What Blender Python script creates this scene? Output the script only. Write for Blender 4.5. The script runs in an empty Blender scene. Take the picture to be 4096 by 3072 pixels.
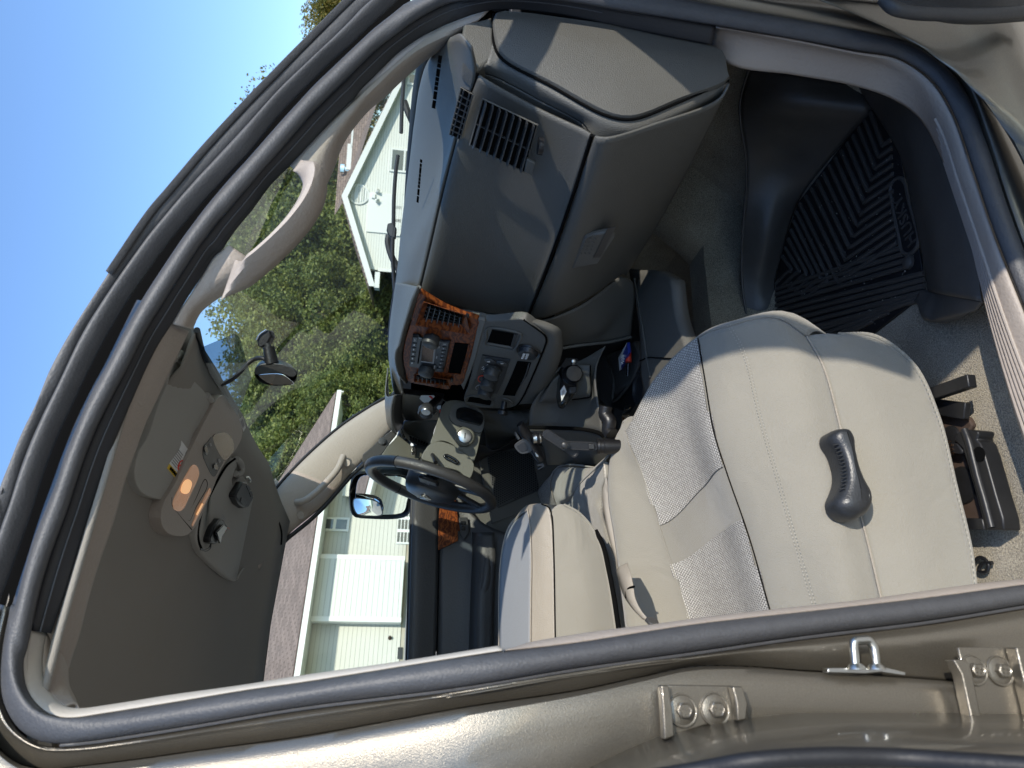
import bpy, bmesh, math, random
from mathutils import Vector, Matrix, noise
R = math.radians
random.seed(7)
sc = bpy.context.scene

# ------------------------------------------------------------------ camera, sky, sun
# World frame: X = towards the truck's nose, Y = from the passenger door to the driver's door, Z = up,
# origin at the lens.  F_PX = focal length in pixels of the 4096 wide photograph.
F_PX = 2841.0
YAW, PITCH, ROLL = R(22), R(7.6), R(3.5)
FW = Vector((math.sin(YAW)*math.cos(PITCH), math.cos(YAW)*math.cos(PITCH), -math.sin(PITCH)))
R0 = Vector((math.cos(YAW), -math.sin(YAW), 0)); U0 = R0.cross(FW)
RI = math.cos(ROLL)*R0 + math.sin(ROLL)*U0
UI = -math.sin(ROLL)*R0 + math.cos(ROLL)*U0
cam = bpy.data.cameras.new("camera"); camo = bpy.data.objects.new("camera", cam)
sc.collection.objects.link(camo); sc.camera = camo
camo.matrix_world = Matrix((( -UI.x, RI.x, -FW.x, 0), (-UI.y, RI.y, -FW.y, 0), (-UI.z, RI.z, -FW.z, 0), (0, 0, 0, 1)))
cam.sensor_fit = 'HORIZONTAL'; cam.sensor_width = 36; cam.lens = F_PX/4096*36
cam.clip_start = .02; cam.clip_end = 900
cam.dof.use_dof = True; cam.dof.focus_distance = 1.75; cam.dof.aperture_fstop = 9.0

SUN = Vector((.225, -.81, .545)).normalized()
sun = bpy.data.lights.new("sun", 'SUN'); suno = bpy.data.objects.new("sun", sun)
sc.collection.objects.link(suno); sun.energy = 2.2; sun.angle = R(.53); sun.color = (1, .93, .82)
suno.rotation_euler = SUN.to_track_quat('Z', 'Y').to_euler()
w = bpy.data.worlds.new("World"); sc.world = w; w.use_nodes = True
nt = w.node_tree; bg = nt.nodes["Background"]
sky = nt.nodes.new("ShaderNodeTexSky"); sky.sky_type = 'NISHITA'; sky.sun_disc = False
sky.sun_elevation = math.asin(SUN.z); sky.sun_rotation = math.atan2(SUN.x, SUN.y)
sky.air_density = 1.0; sky.dust_density = .3; sky.ozone_density = 5.5
bg.inputs[1].default_value = .135
nt.links.new(sky.outputs[0], bg.inputs[0])
sc.view_settings.view_transform = 'Standard'; sc.view_settings.look = 'None'
sc.view_settings.exposure = 1.15; sc.view_settings.gamma = 1

# ------------------------------------------------------------------ photo crops -> rays -> points
CR = {'D':(0,0,1/.54004),'A':(900,1400,.84356),'B':(700,1200,.7839),'C':(1100,0,.72321),'E':(1500,1100,.66293),
 'G':(0,0,.84388),'H':(0,1400,1.00756),'J':(2500,0,.844),'K':(2500,1300,1.06827),'L':(1550,1150,.31646),
 'M':(1450,1600,.31646),'N':(650,1700,.45208),'O':(1900,1250,.45208),'Q':(0,2300,.46533),'R':(2300,2300,.46533),
 'S':(3200,2300,.46545),'T':(3300,0,.36165),'U':(3600,1300,.48202),'V':(1900,1700,.60286),'W':(700,500,.45208),'X':(1200,2500,.5425),'1':(1000,0,.9042),'2':(2000,0,.9476),'3':(0,0,.9259),'4':(0,1536,.9259),'a':(0,1200,.84034),'b':(0,1900,.84034),'c':(600,400,.84034),'d':(1200,0,.84034),'e':(1000,100,.42017),'f':(1400,0,.42017),'g':(600,600,.42017)}
def DD(off, *segs):
    'traced pieces, each (crop, points), as one polyline in D coordinates'
    out = []
    for c, pts in segs:
        a, b, s = CR[c]; out += [((a+x*s)*.54004, (b+y*s)*.54004, off) for x, y in pts]
    return out
def ray(c, x, y):
    a, b, s = CR[c]; x = a+x*s; y = b+y*s
    return FW + RI*((1536-y)/F_PX) + UI*((2048-x)/F_PX)
def Yd(z): return .8 + (.25*(z+.1) if z > -.1 else 0)
def Yv(z): return 2.5 - (.25*(z+.1) if z > -.1 else 0)
def T(c, ax, pts, dv=None):
    """points traced in crop c; ax = which coordinate (X/Y/Z) each point's third value fixes;
    S = offset from the passenger door plane, V = offset from the driver door plane, F = depth along the view axis"""
    out = []
    for p in pts:
        d = ray(c, p[0], p[1]); v = p[2] if len(p) > 2 else dv
        if ax in 'XYZ': i = 'XYZ'.index(ax); out.append(d*(v/d[i]))
        elif ax == 'F': out.append(d*v)
        else:
            f = Yd if ax == 'S' else Yv; z = 0
            for k in range(25): y = f(z)+v; z = d.z*y/d.y
            out.append(d*(y/d.y))
    return out
def TP(c, pts, p, n, off=0):
    """traced on the plane through p with normal n (moved off metres along n)"""
    n = Vector(n).normalized(); q = Vector(p)+n*off; out = []
    for a in pts:
        d = ray(c, a[0], a[1]); out.append(d*(q.dot(n)/d.dot(n)))
    return out

# ------------------------------------------------------------------ mesh helpers
def catmull(pts, n, closed=False):
    """n points evenly spaced along the smooth curve through pts"""
    P = [Vector(p) for p in pts]; m = len(P)
    if m == 2 and not closed: return [P[0].lerp(P[1], i/(n-1)) for i in range(n)]
    seg = m if closed else m-1; dense = []
    for i in range(seg):
        if closed: p0, p1, p2, p3 = P[(i-1) % m], P[i], P[(i+1) % m], P[(i+2) % m]
        else: p0, p1, p2, p3 = P[max(i-1, 0)], P[i], P[i+1], P[min(i+2, m-1)]
        d1 = max((p1-p0).length, 1e-6)**.5; d2 = max((p2-p1).length, 1e-6)**.5; d3 = max((p3-p2).length, 1e-6)**.5
        m1 = (p2-p1) if i == 0 and not closed else ((p1-p0)/d1 - (p2-p0)/(d1+d2) + (p2-p1)/d2)*d2
        m2 = (p2-p1) if i == seg-1 and not closed else ((p2-p1)/d2 - (p3-p1)/(d2+d3) + (p3-p2)/d3)*d2
        for k in range(12):
            t = k/12
            dense.append(p1*(2*t**3-3*t*t+1)+m1*(t**3-2*t*t+t)+p2*(-2*t**3+3*t*t)+m2*(t**3-t*t))
    dense.append(P[0].copy() if closed else P[-1].copy())
    L = [0]
    for a, b in zip(dense, dense[1:]): L.append(L[-1]+(b-a).length)
    out = []; j = 0; cnt = n if not closed else n+1
    for i in range(cnt):
        s = L[-1]*i/(cnt-1)
        while j < len(L)-2 and L[j+1] < s: j += 1
        t = (s-L[j])/max(L[j+1]-L[j], 1e-9); out.append(dense[j].lerp(dense[j+1], min(max(t, 0), 1)))
    return out[:n]
def finish(name, bm, mat, parent=None, smooth=True, angle=40, bevel=0, segs=2, thick=0, off=-1, sub=0, flip=False):
    bmesh.ops.remove_doubles(bm, verts=bm.verts, dist=1e-6)
    bmesh.ops.recalc_face_normals(bm, faces=bm.faces)
    if flip: bmesh.ops.reverse_faces(bm, faces=bm.faces)
    me = bpy.data.meshes.new(name); bm.to_mesh(me); bm.free()
    o = bpy.data.objects.new(name, me); sc.collection.objects.link(o)
    me.materials.append(mat)
    if smooth:
        me.polygons.foreach_set('use_smooth', [True]*len(me.polygons))
        try: me.set_sharp_from_angle(angle=R(angle))
        except Exception: pass
    if sub: m = o.modifiers.new('sub', 'SUBSURF'); m.levels = m.render_levels = sub
    if thick: m = o.modifiers.new('solid', 'SOLIDIFY'); m.thickness = thick; m.offset = off
    if bevel:
        m = o.modifiers.new('bevel', 'BEVEL'); m.width = bevel; m.segments = segs; m.limit_method = 'ANGLE'; m.angle_limit = R(35)
    if parent: o.parent = parent
    return o
def to_cam(bm):
    """orient an open sheet's normals to face the lens side, so that solidify grows away from it"""
    bm.normal_update(); s = 0
    for f in bm.faces: s += f.normal.dot(-f.calc_center_median().normalized())*f.calc_area()
    return s < 0
def grid_bm(rows, bm=None):
    bm = bm or bmesh.new(); V = [[bm.verts.new(p) for p in r] for r in rows]
    for a, b in zip(V, V[1:]):
        for i in range(len(a)-1):
            try: bm.faces.new((a[i], a[i+1], b[i+1], b[i]))
            except ValueError: pass
    return bm
def loft(name, rows, mat, parent=None, nu=40, nv=8, thick=.004, linear=False, warp=None, **kw):
    """smooth sheet through traced rows"""
    rs = [catmull(r, nu) for r in rows]
    if linear:
        out = []
        for a, b in zip(rs, rs[1:]):
            for k in range(nv): out.append([p.lerp(q, k/nv) for p, q in zip(a, b)])
        out.append(rs[-1])
    else:
        n = (len(rs)-1)*nv+1; cols = [catmull([r[i] for r in rs], n) for i in range(nu)]
        out = [[cols[i][j] for i in range(nu)] for j in range(n)]
    if warp: out = [[warp(p) for p in r] for r in out]
    bm = grid_bm(out); bmesh.ops.remove_doubles(bm, verts=bm.verts, dist=1e-6)
    bmesh.ops.recalc_face_normals(bm, faces=bm.faces); fl = to_cam(bm)
    return finish(name, bm, mat, parent, thick=thick, flip=fl, **kw)
def strip(name, A, B, mat, parent=None, bulge=.01, n=(0, -1, 0), nu=120, nv=10, prof=None, thick=.004, **kw):
    """band between two edges with a rounded section that stands out along n"""
    n = Vector(n).normalized(); a = catmull(A, nu); b = catmull(B, nu); rows = []
    for k in range(nv+1):
        t = k/nv; h = prof(t) if prof else bulge*math.sqrt(max(0, 1-(2*t-1)**2))
        tt = t if prof else (1-math.cos(math.pi*t))/2
        if not prof: h = bulge*math.sin(math.pi*t)
        rows.append([p.lerp(q, tt)+n*h for p, q in zip(a, b)])
    bm = grid_bm(rows); bmesh.ops.recalc_face_normals(bm, faces=bm.faces); fl = to_cam(bm)
    return finish(name, bm, mat, parent, thick=thick, flip=fl, **kw)
def tube_bm(path, r, n=None, segs=14, bm=None, closed=False, cap=True, flat=1.0, up=None):
    bm = bm or bmesh.new(); P = catmull(path, n or max(2, len(path)*6), closed) if n != 0 else [Vector(p) for p in path]
    m = len(P); rings = []; prev = None
    for i, p in enumerate(P):
        t = (P[(i+1) % m]-P[(i-1) % m]) if closed else (P[min(i+1, m-1)]-P[max(i-1, 0)])
        t.normalize()
        ref = Vector(up) if up else (prev or (Vector((0, 0, 1)) if abs(t.z) < .9 else Vector((1, 0, 0))))
        a = (ref - t*ref.dot(t)).normalized(); b = t.cross(a); prev = None if up else a
        rr = r(i/(m-1)) if callable(r) else r
        rings.append([bm.verts.new(p+(a*math.cos(q)*rr*flat+b*math.sin(q)*rr)) for q in [2*math.pi*k/segs for k in range(segs)]])
    for i in range(m if closed else m-1):
        A, B = rings[i], rings[(i+1) % m]
        for k in range(segs): bm.faces.new((A[k], A[(k+1) % segs], B[(k+1) % segs], B[k]))
    if cap and not closed: bm.faces.new(rings[0][::-1]); bm.faces.new(rings[-1])
    return bm
def tube(name, path, r, mat, parent=None, **kw):
    fk = {k: kw.pop(k) for k in list(kw) if k in ('bevel', 'angle', 'sub')}
    return finish(name, tube_bm(path, r, **kw), mat, parent, **fk)
def prism_bm(outline, vec, bm=None):
    bm = bm or bmesh.new(); v = Vector(vec)
    a = [bm.verts.new(p) for p in outline]; b = [bm.verts.new(Vector(p)+v) for p in outline]
    f = bm.faces.new(a); g = bm.faces.new(b[::-1]); m = len(a)
    for i in range(m): bm.faces.new((a[i], b[i], b[(i+1) % m], a[(i+1) % m]))
    bmesh.ops.recalc_face_normals(bm, faces=bm.faces)
    bmesh.ops.triangulate(bm, faces=[f, g])
    return bm
def prism(name, outline, vec, mat, parent=None, bevel=.002, smooth_n=0, **kw):
    if smooth_n: outline = catmull(outline, smooth_n, True)
    return finish(name, prism_bm(outline, vec), mat, parent, bevel=bevel, **kw)
def box_bm(c, ax, ay, az, bm=None):
    bm = bm or bmesh.new(); c = Vector(c); ax, ay, az = Vector(ax), Vector(ay), Vector(az)
    V = [bm.verts.new(c+ax*i+ay*j+az*k) for i in (-1, 1) for j in (-1, 1) for k in (-1, 1)]
    for q in ((0,1,3,2),(4,6,7,5),(0,4,5,1),(2,3,7,6),(0,2,6,4),(1,5,7,3)): bm.faces.new([V[i] for i in q])
    return bm
def box(name, c, ax, ay, az, mat, parent=None, bevel=.003, **kw):
    return finish(name, box_bm(c, ax, ay, az), mat, parent, bevel=bevel, **kw)
def lathe_bm(c, axis, prof, segs=32, bm=None, sx=1, up=None):
    """prof: (distance along axis, radius)"""
    bm = bm or bmesh.new(); c = Vector(c); z = Vector(axis).normalized()
    u = Vector(up) if up else (Vector((0, 0, 1)) if abs(z.z) < .9 else Vector((1, 0, 0)))
    a = (u-z*u.dot(z)).normalized(); b = z.cross(a); rings = []
    for h, r in prof:
        rings.append([bm.verts.new(c+z*h+a*math.cos(q)*r*sx+b*math.sin(q)*r) for q in [2*math.pi*k/segs for k in range(segs)]])
    for A, B in zip(rings, rings[1:]):
        for k in range(segs): bm.faces.new((A[k], A[(k+1) % segs], B[(k+1) % segs], B[k]))
    bm.faces.new(rings[0][::-1]); bm.faces.new(rings[-1])
    return bm
def lathe(name, c, axis, prof, mat, parent=None, segs=32, sx=1, up=None, **kw):
    return finish(name, lathe_bm(c, axis, prof, segs, None, sx, up), mat, parent, **kw)
def text(name, s, c, right, up, size, mat, parent=None, ext=.0004):
    """lettering as a thin mesh centred at c"""
    cu = bpy.data.curves.new(name, 'FONT'); cu.body = s; cu.size = size; cu.extrude = ext
    cu.align_x = 'CENTER'; cu.align_y = 'CENTER'; cu.resolution_u = 3
    o = bpy.data.objects.new(name, cu); sc.collection.objects.link(o)
    dg = bpy.context.evaluated_depsgraph_get(); me = bpy.data.meshes.new_from_object(o.evaluated_get(dg))
    bpy.data.objects.remove(o); r = Vector(right).normalized(); u = Vector(up); u = (u-r*u.dot(r)).normalized(); n = r.cross(u)
    me.transform(Matrix(((r.x, u.x, n.x, c[0]), (r.y, u.y, n.y, c[1]), (r.z, u.z, n.z, c[2]), (0, 0, 0, 1))))
    o = bpy.data.objects.new(name, me); sc.collection.objects.link(o); me.materials.clear(); me.materials.append(mat)
    if parent: o.parent = parent
    return o
def thing(name, label, cat, loc=(0, 0, 0), group=None):
    o = bpy.data.objects.new(name, None); sc.collection.objects.link(o); o.empty_display_size = .1
    o['label'] = label; o['category'] = cat
    if group: o['group'] = group
    return o
def tag(o, label, cat, group=None):
    o['label'] = label; o['category'] = cat
    if group: o['group'] = group
    return o

# ------------------------------------------------------------------ materials
def mat(name, col, rough=.5, metal=0, spec=.5, bump=None, var=0, vscale=6, coat=0, sheen=0, alpha=1, emit=None, coord='Object'):
    m = bpy.data.materials.new(name); m.use_nodes = True; t = m.node_tree; b = t.nodes['Principled BSDF']
    b.inputs['Base Color'].default_value = (*col, 1); b.inputs['Roughness'].default_value = rough
    b.inputs['Metallic'].default_value = metal; b.inputs['Specular IOR Level'].default_value = spec
    b.inputs['Coat Weight'].default_value = coat; b.inputs['Sheen Weight'].default_value = sheen
    if coat: b.inputs['Coat Roughness'].default_value = .08
    if emit: b.inputs['Emission Color'].default_value = (*emit[0], 1); b.inputs['Emission Strength'].default_value = emit[1]
    tc = t.nodes.new('ShaderNodeTexCoord')
    if var:
        n = t.nodes.new('ShaderNodeTexNoise'); n.inputs['Scale'].default_value = vscale; n.inputs['Detail'].default_value = 5
        t.links.new(tc.outputs[coord], n.inputs['Vector'])
        mx = t.nodes.new('ShaderNodeMix'); mx.data_type = 'RGBA'
        mx.inputs[6].default_value = (*[c*(1-var) for c in col], 1); mx.inputs[7].default_value = (*[min(1, c*(1+var)) for c in col], 1)
        t.links.new(n.outputs['Fac'], mx.inputs[0]); t.links.new(mx.outputs[2], b.inputs['Base Color'])
    if bump:
        kind, sca, st = bump
        if kind == 'noise': n2 = t.nodes.new('ShaderNodeTexNoise'); n2.inputs['Detail'].default_value = 3; o = n2.outputs['Fac']
        else:
            n2 = t.nodes.new('ShaderNodeTexVoronoi'); n2.feature = 'DISTANCE_TO_EDGE' if kind == 'cell' else 'F1'; o = n2.outputs['Distance']
        n2.inputs['Scale'].default_value = sca; t.links.new(tc.outputs[coord], n2.inputs['Vector'])
        bp = t.nodes.new('ShaderNodeBump'); bp.inputs['Strength'].default_value = st; bp.inputs['Distance'].default_value = .002
        t.links.new(o, bp.inputs['Height']); t.links.new(bp.outputs[0], b.inputs['Normal'])
    return m
M = {}
M['paint'] = mat('champagne_paint', (.2, .18, .145), .33, .75, bump=('noise', 900, .25), var=.25, vscale=700, coat=.6)
M['seal'] = mat('door_seal_rubber', (.06, .061, .065), .52, bump=('noise', 300, .35), var=.2, vscale=60)
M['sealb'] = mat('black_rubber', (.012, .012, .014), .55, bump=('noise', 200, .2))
M['garnish'] = mat('taupe_grained_trim', (.36, .31, .265), .55, bump=('noise', 160, .55))
M['cream'] = mat('cream_trim', (.5, .46, .4), .5, bump=('noise', 160, .3))
M['headliner'] = mat('headliner_cloth', (.26, .24, .21), .95, bump=('noise', 500, .4), var=.06, vscale=4)
M['visor'] = mat('visor_cloth', (.36, .345, .31), .9, bump=('noise', 300, .25), var=.04, vscale=6)
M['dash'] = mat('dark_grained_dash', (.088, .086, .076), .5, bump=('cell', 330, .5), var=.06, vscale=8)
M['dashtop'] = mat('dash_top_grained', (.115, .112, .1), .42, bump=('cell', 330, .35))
M['dash2'] = mat('khaki_column_plastic', (.12, .118, .094), .5, bump=('noise', 260, .3))
M['seat'] = mat('seat_cloth', (.268, .25, .208), .95, sheen=.3, bump=('noise', 700, .7), var=.07, vscale=9)
M['vinyl'] = mat('seat_vinyl', (.32, .285, .235), .42, bump=('cell', 260, .5))
M['vinylgrey'] = mat('seat_grey_panel', (.27, .28, .29), .6, bump=('noise', 160, .2), var=.05, vscale=10)
M['stitch'] = mat('stitching', (.4, .375, .32), .9)
M['seam'] = mat('dark_seam', (.006, .006, .006), .95, spec=0)
M['black'] = mat('black_plastic', (.009, .009, .010), .38, bump=('noise', 260, .2))
M['gloss'] = mat('gloss_black', (.008, .009, .01), .12)
M['metal'] = mat('zinc_steel', (.55, .55, .52), .3, 1, var=.15, vscale=30)
M['chrome'] = mat('chrome', (.8, .8, .8), .12, 1)
M['dimmirror'] = mat('dim_mirror_glass', (.05, .042, .032), .15, 1)
M['mirror'] = mat('mirror_glass', (.85, .88, .9), .01, 1)
M['blackmetal'] = mat('black_seat_steel', (.02, .02, .021), .4, .4, bump=('noise', 60, .3), var=.4, vscale=25)
M['rust'] = mat('rusty_steel', (.05, .03, .02), .8, bump=('noise', 90, .5), var=.4, vscale=30)
M['darkgrey'] = mat('dark_grey_plastic', (.028, .029, .03), .4, bump=('noise', 200, .15))
M['knob'] = mat('knob_rubber', (.03, .032, .032), .45)
M['mat'] = mat('floor_mat_rubber', (.075, .069, .062), .42, bump=('noise', 90, .3), var=.3, vscale=14)
M['doorpanel'] = mat('dark_door_panel', (.052, .05, .048), .5, bump=('noise', 160, .4))
M['white'] = mat('white_print', (.75, .75, .73), .6)
M['greyprint'] = mat('grey_print', (.3, .3, .3), .6)
M['yellow'] = mat('warning_yellow', (.75, .5, .02), .6)
M['red'] = mat('red_plastic', (.75, .06, .03), .35)
M['blue'] = mat('navy_print', (.03, .05, .3), .4)
M['lever'] = mat('charcoal_lever', (.022, .024, .027), .36, bump=('noise', 300, .25))
M['webbing'] = mat('belt_webbing', (.34, .30, .245), .6, bump=('noise', 400, .8))
M['leather'] = mat('wheel_leather', (.045, .043, .042), .36, bump=('cell', 420, .35))
M['concrete'] = mat('concrete', (.42, .38, .31), .9, var=.2, vscale=.8, bump=('noise', 6, .4))
M['trimwhite'] = mat('white_house_trim', (.7, .7, .66), .5)
M['pane'] = mat('window_pane', (.05, .06, .065), .05, spec=.8)
M['bark'] = mat('bark', (.09, .07, .05), .95, bump=('noise', 14, .8), var=.3, vscale=5)
M['sticker'] = mat('sticker_paper', (.6, .6, .58), .5)
M['coin'] = mat('coin_copper', (.5, .28, .16), .3, 1)
M['silver'] = mat('coin_silver', (.75, .72, .66), .25, 1)

def nodes(m):
    return m.node_tree.nodes, m.node_tree.links, m.node_tree.nodes['Principled BSDF']
def folds(m, scale=7, dist=.012, st=.5):
    'soft low bumps, as in sat-on cloth, under the fine weave'
    n, l, b = nodes(m); tc = n.new('ShaderNodeTexCoord'); nz = n.new('ShaderNodeTexNoise'); nz.inputs['Scale'].default_value = scale; nz.inputs['Detail'].default_value = 2
    nz.inputs['Distortion'].default_value = 1.2; bp = n.new('ShaderNodeBump'); bp.inputs['Strength'].default_value = st; bp.inputs['Distance'].default_value = dist
    l.new(tc.outputs['Object'], nz.inputs[0]); l.new(nz.outputs['Fac'], bp.inputs['Height'])
    old = b.inputs['Normal'].links[0].from_node; l.new(bp.outputs[0], old.inputs['Normal'])
folds_done = folds(M['seat']); folds(M['vinyl'], 9, .006); folds(M['headliner'], 3, .01, .3)
def nodes_(m): return m.node_tree.nodes, m.node_tree.links, m.node_tree.nodes['Principled BSDF']
def glass(name, tint, rough=0, facmul=1.0):
    m = bpy.data.materials.new(name); m.use_nodes = True; n = m.node_tree.nodes; l = m.node_tree.links
    n.remove(n['Principled BSDF']); tr = n.new('ShaderNodeBsdfTransparent'); tr.inputs[0].default_value = (*tint, 1)
    gl = n.new('ShaderNodeBsdfGlossy'); gl.inputs['Roughness'].default_value = rough; fr = n.new('ShaderNodeLayerWeight'); fr.inputs[0].default_value = .5
    mx = n.new('ShaderNodeMixShader'); pw = n.new('ShaderNodeMath'); pw.operation = 'POWER'; pw.inputs[1].default_value = 5
    mm = n.new('ShaderNodeMath'); mm.operation = 'MULTIPLY_ADD'; mm.inputs[1].default_value = .9*facmul; mm.inputs[2].default_value = .045*facmul
    l.new(fr.outputs['Facing'], pw.inputs[0]); l.new(pw.outputs[0], mm.inputs[0]); l.new(mm.outputs[0], mx.inputs[0]); l.new(tr.outputs[0], mx.inputs[1]); l.new(gl.outputs[0], mx.inputs[2])
    l.new(mx.outputs[0], n['Material Output'].inputs[0]); return m
M['glass'] = glass('window_glass', (.85, .91, .86))
M['shade'] = glass('dotted_tint_band', (.30, .36, .42))

def wood():
    m = mat('glossy_burl_wood', (.2, .06, .02), .4, spec=.12); n, l, b = nodes(m)
    tc = n.new('ShaderNodeTexCoord'); mp = n.new('ShaderNodeMapping'); mp.inputs['Scale'].default_value = (1, .6, 1.3)
    wv = n.new('ShaderNodeTexWave'); wv.inputs['Scale'].default_value = 16; wv.inputs['Distortion'].default_value = 16
    wv.inputs['Detail'].default_value = 4; wv.inputs['Detail Scale'].default_value = 2.2; wv.bands_direction = 'Z'
    cr = n.new('ShaderNodeValToRGB'); e = cr.color_ramp.elements
    e[0].position = .1; e[0].color = (.08, .02, .007, 1); e[1].position = .95; e[1].color = (.22, .06, .014, 1)
    x = e.new(.45); x.color = (.15, .037, .009, 1)
    l.new(tc.outputs['Object'], mp.inputs[0]); l.new(mp.outputs[0], wv.inputs['Vector']); l.new(wv.outputs['Fac'], cr.inputs[0]); l.new(cr.outputs[0], b.inputs['Base Color'])
    return m
M['wood'] = wood()
def carpet(name, c, s=420):
    m = mat(name, c, 1, sheen=.2); n, l, b = nodes(m)
    tc = n.new('ShaderNodeTexCoord'); a = n.new('ShaderNodeTexNoise'); a.inputs['Scale'].default_value = s; a.inputs['Detail'].default_value = 6
    a2 = n.new('ShaderNodeTexNoise'); a2.inputs['Scale'].default_value = 9; a2.inputs['Detail'].default_value = 4
    ad = n.new('ShaderNodeMath'); ad.operation = 'MULTIPLY_ADD'; ad.inputs[1].default_value = .35
    cr = n.new('ShaderNodeValToRGB'); e = cr.color_ramp.elements; e[0].position = .5; e[1].position = .95
    e[0].color = (*[v*.45 for v in c], 1); e[1].color = (*[min(1, v*1.8) for v in c], 1)
    l.new(tc.outputs['Object'], a.inputs[0]); l.new(tc.outputs['Object'], a2.inputs[0])
    l.new(a2.outputs['Fac'], ad.inputs[0]); l.new(a.outputs['Fac'], ad.inputs[2]); l.new(ad.outputs[0], cr.inputs[0]); l.new(cr.outputs[0], b.inputs['Base Color'])
    bp = n.new('ShaderNodeBump'); bp.inputs['Strength'].default_value = .9; bp.inputs['Distance'].default_value = .004
    l.new(a.outputs['Fac'], bp.inputs['Height']); l.new(bp.outputs[0], b.inputs['Normal']); return m
M['carpet'] = carpet('floor_carpet', (.31, .27, .2))
def weave():
    """chunky white and charcoal cross-woven seat insert, laid out in UV metres"""
    m = mat('woven_seat_insert', (.5, .47, .43), .9); n, l, b = nodes(m)
    uv = n.new('ShaderNodeTexCoord'); mp = n.new('ShaderNodeMapping'); mp.inputs['Scale'].default_value = (205, 190, 1)
    br = n.new('ShaderNodeTexBrick'); br.inputs['Scale'].default_value = 1; br.inputs['Mortar Size'].default_value = .13
    br.inputs['Brick Width'].default_value = 1.15; br.inputs['Row Height'].default_value = .9; br.offset = .5
    br.inputs['Mortar Smooth'].default_value = .4
    br.inputs['Color1'].default_value = (.62, .595, .54, 1); br.inputs['Color2'].default_value = (.49, .465, .42, 1); br.inputs['Mortar'].default_value = (.07, .065, .065, 1)
    bp = n.new('ShaderNodeBump'); bp.inputs['Strength'].default_value = .8; bp.inputs['Distance'].default_value = .002; bp.invert = True
    l.new(uv.outputs['Object'], mp.inputs[0]); l.new(mp.outputs[0], br.inputs[0]); l.new(br.outputs['Color'], b.inputs['Base Color'])
    l.new(br.outputs['Fac'], bp.inputs['Height']); l.new(bp.outputs[0], b.inputs['Normal']); return m
M['weave'] = weave()
def siding(name, c, step):
    m = mat(name, c, .55); n, l, b = nodes(m)
    tc = n.new('ShaderNodeTexCoord'); sp = n.new('ShaderNodeSeparateXYZ'); d = n.new('ShaderNodeMath'); d.operation = 'DIVIDE'; d.inputs[1].default_value = step
    f = n.new('ShaderNodeMath'); f.operation = 'FRACT'; inv = n.new('ShaderNodeMath'); inv.operation = 'SUBTRACT'; inv.inputs[0].default_value = 1
    bp = n.new('ShaderNodeBump'); bp.inputs['Strength'].default_value = 1; bp.inputs['Distance'].default_value = .03
    cr = n.new('ShaderNodeValToRGB'); e = cr.color_ramp.elements; e[0].position = 0; e[0].color = (*[v*.55 for v in c], 1); e[1].position = .12; e[1].color = (*c, 1)
    l.new(tc.outputs['Object'], sp.inputs[0]); l.new(sp.outputs['Z'], d.inputs[0]); l.new(d.outputs[0], f.inputs[0]); l.new(f.outputs[0], inv.inputs[1])
    l.new(inv.outputs[0], bp.inputs['Height']); l.new(bp.outputs[0], b.inputs['Normal']); l.new(f.outputs[0], cr.inputs[0]); l.new(cr.outputs[0], b.inputs['Base Color']); return m
M['siding'] = siding('cream_lap_siding', (.5, .495, .43), .11)
M['sidingw'] = siding('white_lap_siding', (.56, .57, .52), .13)
def shingle():
    m = mat('brown_roof_shingles', (.2, .14, .11), .9); n, l, b = nodes(m); tc = n.new('ShaderNodeTexCoord')
    mp = n.new('ShaderNodeMapping'); mp.inputs['Scale'].default_value = (1, 1, 1)
    br = n.new('ShaderNodeTexBrick'); br.inputs['Scale'].default_value = 1; br.inputs['Brick Width'].default_value = .32; br.inputs['Row Height'].default_value = .14
    br.inputs['Mortar Size'].default_value = .012; br.inputs['Color1'].default_value = (.31, .225, .18, 1); br.inputs['Color2'].default_value = (.20, .145, .115, 1); br.inputs['Mortar'].default_value = (.09, .06, .05, 1)
    uv = n.new('ShaderNodeUVMap'); l.new(uv.outputs[0], br.inputs[0]); l.new(br.outputs['Color'], b.inputs['Base Color']); return m
M['shingle'] = shingle()
def foliage(name, c1, c2, c3):
    m = mat(name, c1, .55); n, l, b = nodes(m); ge = n.new('ShaderNodeNewGeometry'); cr = n.new('ShaderNodeValToRGB'); e = cr.color_ramp.elements
    e[0].color = (*c1, 1); e[1].color = (*c3, 1); x = e.new(.5); x.color = (*c2, 1)
    l.new(ge.outputs['Random Per Island'], cr.inputs[0]); l.new(cr.outputs[0], b.inputs['Base Color'])
    tl = n.new('ShaderNodeBsdfTranslucent'); l.new(cr.outputs[0], tl.inputs[0]); mx = n.new('ShaderNodeMixShader'); mx.inputs[0].default_value = .35
    l.new(b.outputs[0], mx.inputs[1]); l.new(tl.outputs[0], mx.inputs[2]); l.new(mx.outputs[0], n['Material Output'].inputs[0]); return m
M['leaf'] = foliage('green_leaves', (.08, .115, .028), (.17, .21, .05), (.29, .31, .08))
M['leafy'] = foliage('yellowing_leaves', (.10, .12, .025), (.22, .19, .035), (.34, .25, .06))
M['grass'] = carpet('grass', (.09, .13, .035), 30)
M['asphalt'] = carpet('asphalt', (.07, .07, .07), 40)

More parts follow.
